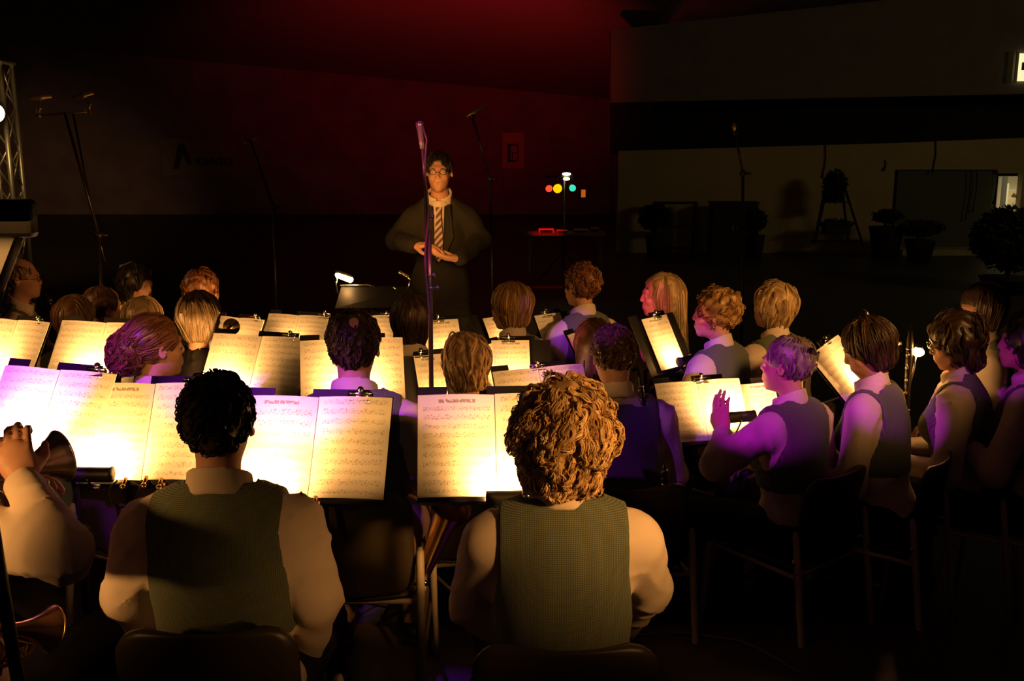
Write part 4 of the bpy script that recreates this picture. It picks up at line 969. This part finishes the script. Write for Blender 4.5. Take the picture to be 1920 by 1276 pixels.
mb=MB(); p0=cp(629,512); p1=cp(662,524); ax=(p1-p0).normalized(); mb.lathe(p0+Vector((0,0,.012)),ax,[(0,.008),(.01,.014),((p1-p0).length-.01,.014),((p1-p0).length,.008)],12); mb.build('shade',M_BLACK(),o1,True)
mb=MB(); mb.lathe(p0+Vector((0,-.004,-.004)),ax,[(0,.006),(.01,.016),((p1-p0).length-.01,.018),((p1-p0).length,.008)],12); mb.build('bulb',mat('bright_bulb',(1,.80,.36),.3,emit=14),o1,True)
l=bpy.data.lights.new('gooseneck_glow','POINT'); l.energy=1.2; l.color=WARM; l.shadow_soft_size=.02; lo=bpy.data.objects.new('gooseneck_glow',l); COL.objects.link(lo); lo.parent=o1; lo.location=cp(646,524,-.05)
o2=empty('gooseneck_lamp',(cx,5.5,TIER),0,'unlit gooseneck lamp at the right of the conductor desk','lamp')
mb=MB(); mb.tube([cp(762,548),cp(768,535),cp(769,524),cp(765,519)],.006,8); mb.build('gooseneck',M_CHROME(),o2,True)
mb=MB(); mb.tube([cp(748,509),cp(766,519)],.009,8); mb.build('shade',mat('bright_edge',(.75,.6,.35),.2,.9),o2,True)

# near stand cut by the left edge, lamp hood above an orange lit sheet
Yn=1.62
o=empty('music_stand',(at(-60,560,Yn).x,Yn+.1,0),0,'dark high music stand with a wide lamp hood cut by the left edge','music stand','music stands of the band'); b=o.location.copy()
def np_(px,py,dy=0): return at(px,py,Yn+dy)-b
mb=MB(); mb.box(np_(-50,409),(.20,.03,.062)); mb.build('lamp_hood',M_BLACK(),o,bevel=.008)
mb=MB(); mb.poly([np_(-150,440,.02),np_(46,442,.02),np_(6,545,-.02),np_(-190,545,-.02)],(0,1,.1),.006); mb.build('desk',M_BLACK(),o)
mb=MB(); mb.tube([np_(-90,520,.04),(0,0,.1)],.012,8); mb.build('shaft',M_BLACK(),o,True)
for k in range(3): a_=k*2.094+.4; mb=MB(); mb.tube([(0,0,.25),(math.cos(a_)*.3,math.sin(a_)*.3,.012)],.009,6); mb.build('leg',M_BLACK(),o,True)
t=empty('sheet_music',b,0,'orange lit sheet on the dark stand cut by the left edge','sheet music','sheets of music on the stands')
mb=MB(); mb.poly([np_(-140,446,.012),np_(26,447,.012),np_(-10,540,-.032),np_(-176,540,-.032)],(0,1,.1),.002); mb.build('page',mat('sheet_paper',(.8,.78,.7),.8),t)
l=bpy.data.lights.new('hood_glow','AREA'); l.size=.16; l.energy=.10; l.color=WARM; lo=bpy.data.objects.new('hood_glow',l); COL.objects.link(lo); lo.parent=o; lo.location=np_(-30,428,-.04); lo.rotation_euler=(.35,0,0)

# ================================================================ THE PLAYERS
rest='rest'
A1=person('person with short dark curly hair and dark waistcoat, seen from behind, front left','dark haired man in front',(410,792),2,1.215,hair='crop_curl',colour='black',near=2,w=1.04,lean=.0,
   arms={-1:((238,1115,2.26),(300,1200,2.5)),1:((594,1120,2.24),(572,1232,2.42))},pelvis=.53)
A2=person('person with big golden curls and grey green waistcoat, seen from behind, front centre','curly haired woman in front',(1055,818),0,1.20,female=True,hair='bigcurl',colour='gold2',near=2,w=1.10,lean=.02,
   arms={-1:((888,1130,2.28),(960,1205,2.5)),1:((1212,1100,2.30),(1165,1180,2.55))})
A0=person('person mostly outside the left edge raising a brass horn','horn player at the left edge',(-150,800),-8,1.22,hair='short',colour='dark',near=2,w=1.05,
   arms={1:((118,1035,1.92),(42,905,2.20)),('n',1):(-.35,.85,-.45),('d',1):(-.35,.25,1.0),('c',1):.75,-1:((-260,1080,2.0),(-10,930,2.30))})
B1=person('woman with a brown curly updo and white collar, face turned right','woman with the curly updo',(290,650),-20,1.15,hy=-.45,female=True,hair='updo',colour='auburn',near=1,arms='play',top='vest')
B2=person('man with short brown hair and a bald spot, grey waistcoat','man with the bald spot',(664,650),0,1.21,hair='crop_curl',colour='dark',near=1,bald='spot',w=1.06,arms='play',trous=M_WHEAT())
B3=person('person with chin length hair streaked blond, head bent left','person with streaked hair',(873,680),14,1.00,hy=.1,hpit=-.15,female=True,hair='layer',colour='streaked',streak=True,near=1,arms='play',top='black')
B4=person('person with short dark hair and white collar leaning forward','dark haired player leaning forward',(1150,668),12,1.04,hpit=-.25,hair='crop_curl',colour='brown',near=1,lean=.22,arms='play',w=1.05)
B5=person('person with straight long brown hair in magenta light','player with magenta lit straight hair',(1112,645),20,.97,female=True,hair='long',colour='brown',arms='play',top='black')
B6=person('person with thin grey hair and a black hair clip, magenta lit sleeve raised','grey haired player with the hair clip',(1476,683),38,1.00,hy=.25,hair='short',colour='grey',near=1,w=1.02,lean=.10,female=True,
   arms={-1:((1342,872,3.55),(1356,812,3.75)),('n',-1):(.9,.2,-.2),('d',-1):(.0,.25,1),('c',-1):.3,1:None})
B7=person('woman with a dark bob looking down at her music, magenta sleeve','dark haired woman looking down',(1628,650),52,1.04,hy=.45,hpit=-.45,female=True,hair='bob',colour='dark',near=1,lean=.18,arms='rest')
B8=person('woman with big dark curly hair and glasses, face turned left','dark curly woman with glasses',(1790,638),60,1.03,hy=.35,hpit=-.3,female=True,hair='wavy',colour='dark',near=1,glasses=True,lean=.12,arms='rest')
B9=person('person in the shade whose lit forehead shows over the dark curls','player whose forehead shows',(1842,578),75,1.10,hy=.5,hpit=-.1,female=True,hair='bob',colour='dark',arms='rest')
B10=person('person with dark wavy hair in magenta light cut by the right edge','player at the right edge',(1925,640),55,1.05,hy=.3,female=True,hair='wavy',colour='black',arms='play')
C1=person('man with receding fair hair and glasses playing a clarinet','clarinet player at the left',(42,522),-75,1.08,hair='short',colour='ash',bald='top',glasses=True,
   arms='play',hy=-.15,trous=M_WHEAT())
C2=person('woman with long black hair in profile facing right','black haired woman in profile',(255,532),-80,1.05,hy=-.5,hpit=-.1,female=True,hair='wavy',colour='black',arms='play')
C3=person('person with short auburn curls in the back row at left','auburn curly player at left',(380,545),-30,1.03,hair='curly',colour='auburn',arms='play')
C4=person('person with a smooth ash blond bob and black top','ash blond bob player at left',(376,594),-22,1.08,female=True,hair='bob',colour='ash',near=1,arms='play',top='black')
C5=person('person with smooth brown hair behind the stands at left','brown haired player at left',(143,598),-30,.99,female=True,hair='bob',colour='brown',arms='play',top='black')
C6=person('person with close cropped hair and white shirt at left','close cropped player at left',(193,577),-40,1.00,hair='short',colour='brown',arms='play')
C7=person('low sitting person with fair hair behind the curly updo','low sitting fair player',(272,599),-40,.95,hair='bob',colour='ash',arms='play')
C8=person('person with neat dark brown hair and dark collar behind the tall microphone stand','dark brown head behind the microphone pole',(772,603),-3,1.06,hair='bob',colour='dark',near=1,arms='play',top='vest')
C9=person('woman with a golden blond bob in profile facing left','blond bob woman facing left',(957,574),32,1.06,hy=.5,hpit=-.1,female=True,hair='bob',colour='golden',near=1,arms='play',lean=.12)
C10=person('person with short auburn hair and a purple lit left sleeve','auburn haired player with purple sleeve',(1090,535),26,1.12,hy=.25,female=True,hair='crop_curl',colour='auburn',near=1,arms='play')
C11=person('woman with very long straight blond hair, rose lit profile facing left','long haired blonde in profile',(1238,552),58,1.05,hy=.5,hpit=-.05,female=True,hair='long',colour='blonde',near=1,arms='play')
C12=person('woman with curly light brown hair and a purple lit sleeve','curly woman with purple sleeve',(1342,588),45,1.06,hy=.45,female=True,hair='curly',colour='golden',near=1,arms='play',w=1.08,lean=.08)
C13=person('person with layered light blond hair and grey green waistcoat','layered blond player',(1450,573),30,1.07,hy=.2,female=True,hair='layer',colour='blonde',near=1,arms='play',lean=.08)
# fluffy golden heads low between the stands
# the conductor
CD=person('man in a dark suit and striped tie with glasses conducting, facing the band','conductor',(823,322,5.95),180,hair='short',colour='black',near=2,glasses=True,seat=False,top='jacket',lean=0,pelvis=.95,w=1.02,
   arms={1:((742,450,5.92),(776,460,5.68)),('n',1):(0,-.1,-1),('d',1):(-1,.15,.05),('c',1):.35,-1:((903,450,5.92),(862,484,5.66)),('n',-1):(0,-.2,.9),('d',-1):(1,.2,.05),('c',-1):.3})
def conductor_extras():
    P=CD; ro=P.root; T=P.T; zh=.95; L=P.L
    g=SDF(axis_pts(-.2,.2,.008),axis_pts(-.15,.25,.008),axis_pts(.95,1.7,.008)); torso_prims(g,P,-.004); g.cap((0,.03,zh+.3*L),(0,.03,zh+.5*L),.055); X,Y,Z=np.ix_(*g.a); g.D=np.maximum(g.D,(np.abs(X)-.062)+0*Y+0*Z).astype(np.float32); g.half((0,0,-1),-(zh+.2*L)); g.half((0,0,1),zh+.50*L); V,Q=g.net(); npmesh('shirt_front',V,Q,M_SHIRT(),ro)
    y0=.118; zt=zh+.475*L; zb=zh+.27*L
    tm=mat('striped_tie',(.2,.05,.05),.6); nt=tm.node_tree
    tc=nt.nodes.new('ShaderNodeTexCoord'); wv=nt.nodes.new('ShaderNodeTexWave'); wv.bands_direction='DIAGONAL'; wv.inputs['Scale'].default_value=17; wv.inputs['Distortion'].default_value=0
    r=nt.nodes.new('ShaderNodeValToRGB'); r.color_ramp.interpolation='CONSTANT'; r.color_ramp.elements[0].color=(.09,.018,.03,1); r.color_ramp.elements[1].color=(.45,.36,.34,1); r.color_ramp.elements[1].position=.5
    nt.links.new(tc.outputs['Object'],wv.inputs['Vector']); nt.links.new(wv.outputs['Fac'],r.inputs[0]); nt.links.new(r.outputs[0],nt.nodes['Principled BSDF'].inputs['Base Color'])
    mb=MB(); mb.poly([(-.018,y0-.02,zt),(.018,y0-.02,zt),(.013,y0-.01,zt-.04),(.034,y0+.012,zb+.03),(0,y0+.014,zb-.01),(-.034,y0+.012,zb+.03),(-.013,y0-.01,zt-.04)],(0,1,.05),.010); mb.build('tie',tm,ro)
    for s in(-1,1):
        S,E,W=P.arm[s]; d=(W-E)/np.linalg.norm(W-E); mb=MB(); mb.tube([W-d*.045,W+d*.004],.035,14,cap=False); mb.tube([W-d*.045,W+d*.008],.032,14,cap=False); mb.build('cuff',M_SHIRT(),ro,True)
        mb=MB(); mb.poly([(s*.035,y0-.01,zt+.005),(s*.065,y0-.03,zt+.02),(s*.09,y0+.002,zh+.36*L),(s*.012,y0+.028,zb-.03),(s*.022,y0+.022,zb+.05)],(0,1,0),.006); mb.build('lapel',mat('charcoal_suit',(.03,.028,.024),.8),ro)
conductor_extras()
# black hair clip of the grey haired player
P=B6; o=B6.root; hd=P.H; T=lambda p: Vector(hd+P.Rh@np.array(p))
mb=MB(); c=T((.0,-.104,.058)); R=Matrix(P.Rh)@Matrix.Rotation(.5,3,'Y'); mb.box(c,(.085,.014,.020),R); mb.ball(T((.03,-.112,.058)),.005); mb.build('hair_clip',M_SHOE(),o,bevel=.003)

# ================================================================ INSTRUMENTS
def curve3(pts,n=8):
    out=[]; P_=[Vector(p) for p in pts]; P_=[P_[0]*2-P_[1]]+P_+[P_[-1]*2-P_[-2]]
    for i in range(1,len(P_)-2):
        for k in range(n):
            t=k/n; a,b_,c,d=P_[i-1:i+3]; out.append(.5*((2*b_)+(c-a)*t+(2*a-5*b_+4*c-d)*t*t+(3*b_-a-3*c+d)*t**3))
    out.append(P_[-2]); return out
# flugelhorn of the player at the left edge
def horn(name,label,cat,bell,ax,side,up,m,size=1,group=None):
    ax=Vector(ax).normalized(); up=Vector(up); up=(up-ax*up.dot(ax)).normalized(); sd=ax.cross(up)
    o=empty(name,bell,0,label,cat,group); q=lambda a,u,s=0: ax*a*size+up*u*size+sd*s*size
    prof=[(-.24,.010),(-.18,.012),(-.13,.016),(-.09,.022),(-.06,.031),(-.035,.043),(-.015,.056),(0,.066),(.003,.067),(.003,.064),(-.014,.053),(-.034,.040),(-.06,.028),(-.1,.018)]
    mb=MB(); mb.lathe((0,0,0),ax,[(a*size,r*size) for a,r in prof],36,False); mb.build('bell',m,o,True)
    mb=MB(); mb.tube([q(.002,0)+(up*math.cos(t)+sd*math.sin(t))*.066*size for t in np.linspace(0,6.283,30)[:-1]],.0022*size,6,closed=True); mb.build('bell_rim',m,o,True)
    mb=MB(); mb.tube(curve3([q(-.24,0),q(-.33,0),q(-.37,-.02),q(-.37,-.06),q(-.33,-.08),q(-.10,-.08),q(-.075,-.06),q(-.09,-.035),q(-.25,-.035)]),.0075*size,8); mb.build('main_tubing',m,o,True)
    for k in range(3):
        a_=-.21+k*.032; mb=MB(); mb.lathe(q(a_,-.125,.0),up,[(0,.010*size),(.004*size,.0135*size),(.14*size,.0135*size),(.145*size,.011*size),(.146*size,.003*size),(.185*size,.003*size),(.186*size,.010*size),(.192*size,.010*size)],16); mb.build('valve',m,o,True)
        mb=MB(); mb.tube(curve3([q(a_,-.02,.012),q(a_+.01,-.03,.035),q(a_+.02,-.06,.05),q(a_+.01,-.09,.035),q(a_,-.10,.012)]),.006*size,8); mb.build('valve_slide',m,o,True)
    mb=MB(); mb.tube(curve3([q(-.14,-.035,.0),q(-.06,-.04,.0),q(-.05,-.055,0),q(-.07,-.075,0),q(-.14,-.08,0)]),.0065*size,8); mb.build('tuning_slide',m,o,True)
    mb=MB(); mb.tube([q(-.25,-.035),q(-.36,-.035)],.006*size,8); mb.lathe(q(-.36,-.035),-ax,[(0,.005*size),(.03*size,.007*size),(.05*size,.013*size)],12); mb.build('mouthpiece',m,o,True)
    return o
horn('flugelhorn','silver brass flugelhorn with a wide flared bell, held up at the left edge','horn',at(114,855,2.40),(.60,.78,.08),0,(-.1,.1,1),M_SILVER(),1.0)
horn('cornet','brass cornet on the lap of the player at the left edge, only its valves lit','horn',at(95,1178,2.15),(.5,.7,-.35),0,(-.2,.1,1),M_BRASS(),.8)
horn('cornet','small brass cornet between the two stands left of centre, back','horn',at(434,612,4.75),(-.1,.95,.0),0,(0,0,1),M_BRASS(),.6)
# saxophone bell by the knee of the man with the bald spot
o=empty('saxophone',at(846,948,3.05),0,'golden saxophone whose bell opens beside the knee of the man with the bald spot','saxophone')
mb=MB(); mb.lathe((0,0,0),(.35,-.35,.95),[(-.34,.022),(-.2,.032),(-.08,.045),(-.02,.062),(0,.070),(.002,.070),(-.02,.058),(-.08,.040),(-.2,.028)],28,False); mb.build('bell',M_BRASS(),o,True)
mb=MB(); mb.tube(curve3([(-.12,.12,-.31),(-.16,.16,-.38),(-.22,.20,-.36),(-.24,.22,-.25),(-.26,.26,.05),(-.26,.26,.22)]),[.022]*25+[.016]*16,10); mb.build('body_tube',M_BRASS(),o,True)
for k in range(6): mb=MB(); mb.lathe((-.245,.225,-.22+.06*k),(.6,-.8,0),[(.018,.012),(.024,.012)],10); mb.build('key',M_BRASS(),o,True)
# clarinets
def woodwind(label,p0,p1,name='clarinet',group='clarinets',r=.011):
    o=empty(name,p0,0,label,'clarinet',group); d=Vector(p1)-Vector(p0); L=d.length; n=d.normalized()
    mb=MB(); mb.lathe((0,0,0),n,[(0,.004),(.04,.009),(.08,r),(L*.5,r),(L*.52,r*1.2),(L*.54,r),(L-.10,r*1.05),(L-.03,r*1.8),(L,r*2.6)],14); mb.build('body',mat('grenadilla',(.012,.009,.009),.3),o,True)
    sd=n.orthogonal().normalized()
    for k in range(9):
        p=n*(L*(.18+.075*k)); mb=MB(); mb.lathe(p+sd*r,sd,[(0,.008),(.004,.008)],10); mb.tube([p-n*.015+sd*(r+.003),p+n*.02+sd*(r+.003)],.002,5); mb.build('key',M_CHROME(),o,True)
    for t in(.14,.5,.82): mb=MB(); mb.lathe(n*(L*t),n,[(0,r*1.15),(.008,r*1.15)],12); mb.build('ring',M_CHROME(),o,True)
    return o
mp_=C1.world(C1.H+C1.Rh@np.array((0,.10,-.065)))
woodwind('black clarinet played by the man with receding fair hair',mp_,mp_+Vector((.36,-.06,-.42)))
woodwind('black clarinet slanting down beside the dark haired player leaning forward',at(1196,690,3.75),at(1226,790,3.75)+Vector((0,-.1,-.25)))
woodwind('upright black bass clarinet neck with silver rings beside the glowing lamp at right',at(1708,606,4.3),at(1700,800,4.3)+Vector((0,0,-.3)),r=.015)
woodwind('dark clarinet held before the curly haired woman in front',at(992,890,2.42),at(965,985,2.55)+Vector((0,0,-.2)))
woodwind('clarinet standing in the dark under the stand right of centre',at(1244,860,3.5),Vector(at(1250,1000,3.5)),r=.012)
# bright glint under the front stand, made as a small glowing shape
o=empty('stand_light',at(942,958,2.62),0,'small bright candle shaped light below the stand of the curly haired woman','lamp')
mb=MB(); mb.lathe((0,0,-.05),(0,0,1),[(0,.012),(.03,.012),(.036,.008)],12); mb.tube([(0,0,-.05),(0,.03,-.2)],.004,6); mb.build('socket',M_CHROME(),o,True)
mb=MB(); mb.lathe((0,0,-.014),(0,0,1),[(0,.008),(.006,.012),(.016,.011),(.020,.003)],12); mb.build('bulb',mat('glint_glow',(1,.75,.35),.3,emit=7),o,True)
# open lamp between the dark haired woman and the woman with glasses
o=empty('stand_light',at(1722,660,4.35),0,'bare glowing stand lamp between the dark haired woman and the woman with glasses','lamp')
mb=MB(); mb.ball((0,0,0),.022,12,8,(1.2,1,.9)); mb.build('bulb',mat('bare_bulb',(1,.78,.33),.3,emit=14),o,True)
mb=MB(); mb.tube([(0,.02,-.02),(0,.04,-.1),(-.03,.05,-.25),(-.03,.05,-1.1)],.006,8); mb.lathe((0,.02,0),(0,1,.2),[(0,.012),(.01,.035),(.03,.02)],14); mb.build('arm',M_CHROME(),o,True)
l=bpy.data.lights.new('bare_glow','POINT'); l.energy=2.2; l.color=WARM; l.shadow_soft_size=.03; lo=bpy.data.objects.new('bare_glow',l); COL.objects.link(lo); lo.parent=o; lo.location=(0,-.06,.02)
# cable on the floor right of the curly haired woman
o=empty('floor_cable',(0,0,0),0,'thin cable snaking over the dark floor at lower right','cable')
mb=MB(); mb.tube(curve3([atz(1180,1190,.008),atz(1270,1185,.008),atz(1330,1192,.008),atz(1400,1205,.008),atz(1500,1260,.008)]),.005,6); mb.build('cord',mat('cable_rubber',(.12,.10,.10),.35),o,True)
# loops of lamp cable and brackets under the two left front stands
for key,lb in(('s2','under the left front stand'),('s3','under the middle front stand')):
    S=STANDS[key]; ro=S['light']; D=S['D']; W_=.36 if key=='s2' else .42; x0=(-.33+ .33)*W_-.03 if key=='s2' else -.07
    mb=MB(); mb.tube(curve3([D(x0-.02,-.16,.05),D(x0-.035,-.19,.06),D(x0-.01,-.235,.05),D(x0+.03,-.225,.05),D(x0+.05,-.18,.05),D(x0+.02,-.165,.05)]),.0028,6)
    mb.tube(curve3([D(x0+.02,-.17,.05),D(x0+.10,-.19,.03),D(x0+.11,-.26,.0),D(x0+.09,-.33,.0)]),.0022,6); mb.build('cable_loop',M_BLACK(),ro,True)
    mb=MB(); 
    for (dx,du) in((.0,-.18),(.06,-.175),(.105,-.18),(.115,-.195)): mb.ball(D(x0+dx,du,.05),.010); mb.tube([D(x0+dx,du,.05),D(x0+dx,du+.03,.04)],.006,8)
    mb.tube([D(x0+.12,-.165,.03),D(x0+.125,-.26,.02)],.003,6); mb.build('clamp_screws',M_BRASS(),ro,True)['kind']='stuff'
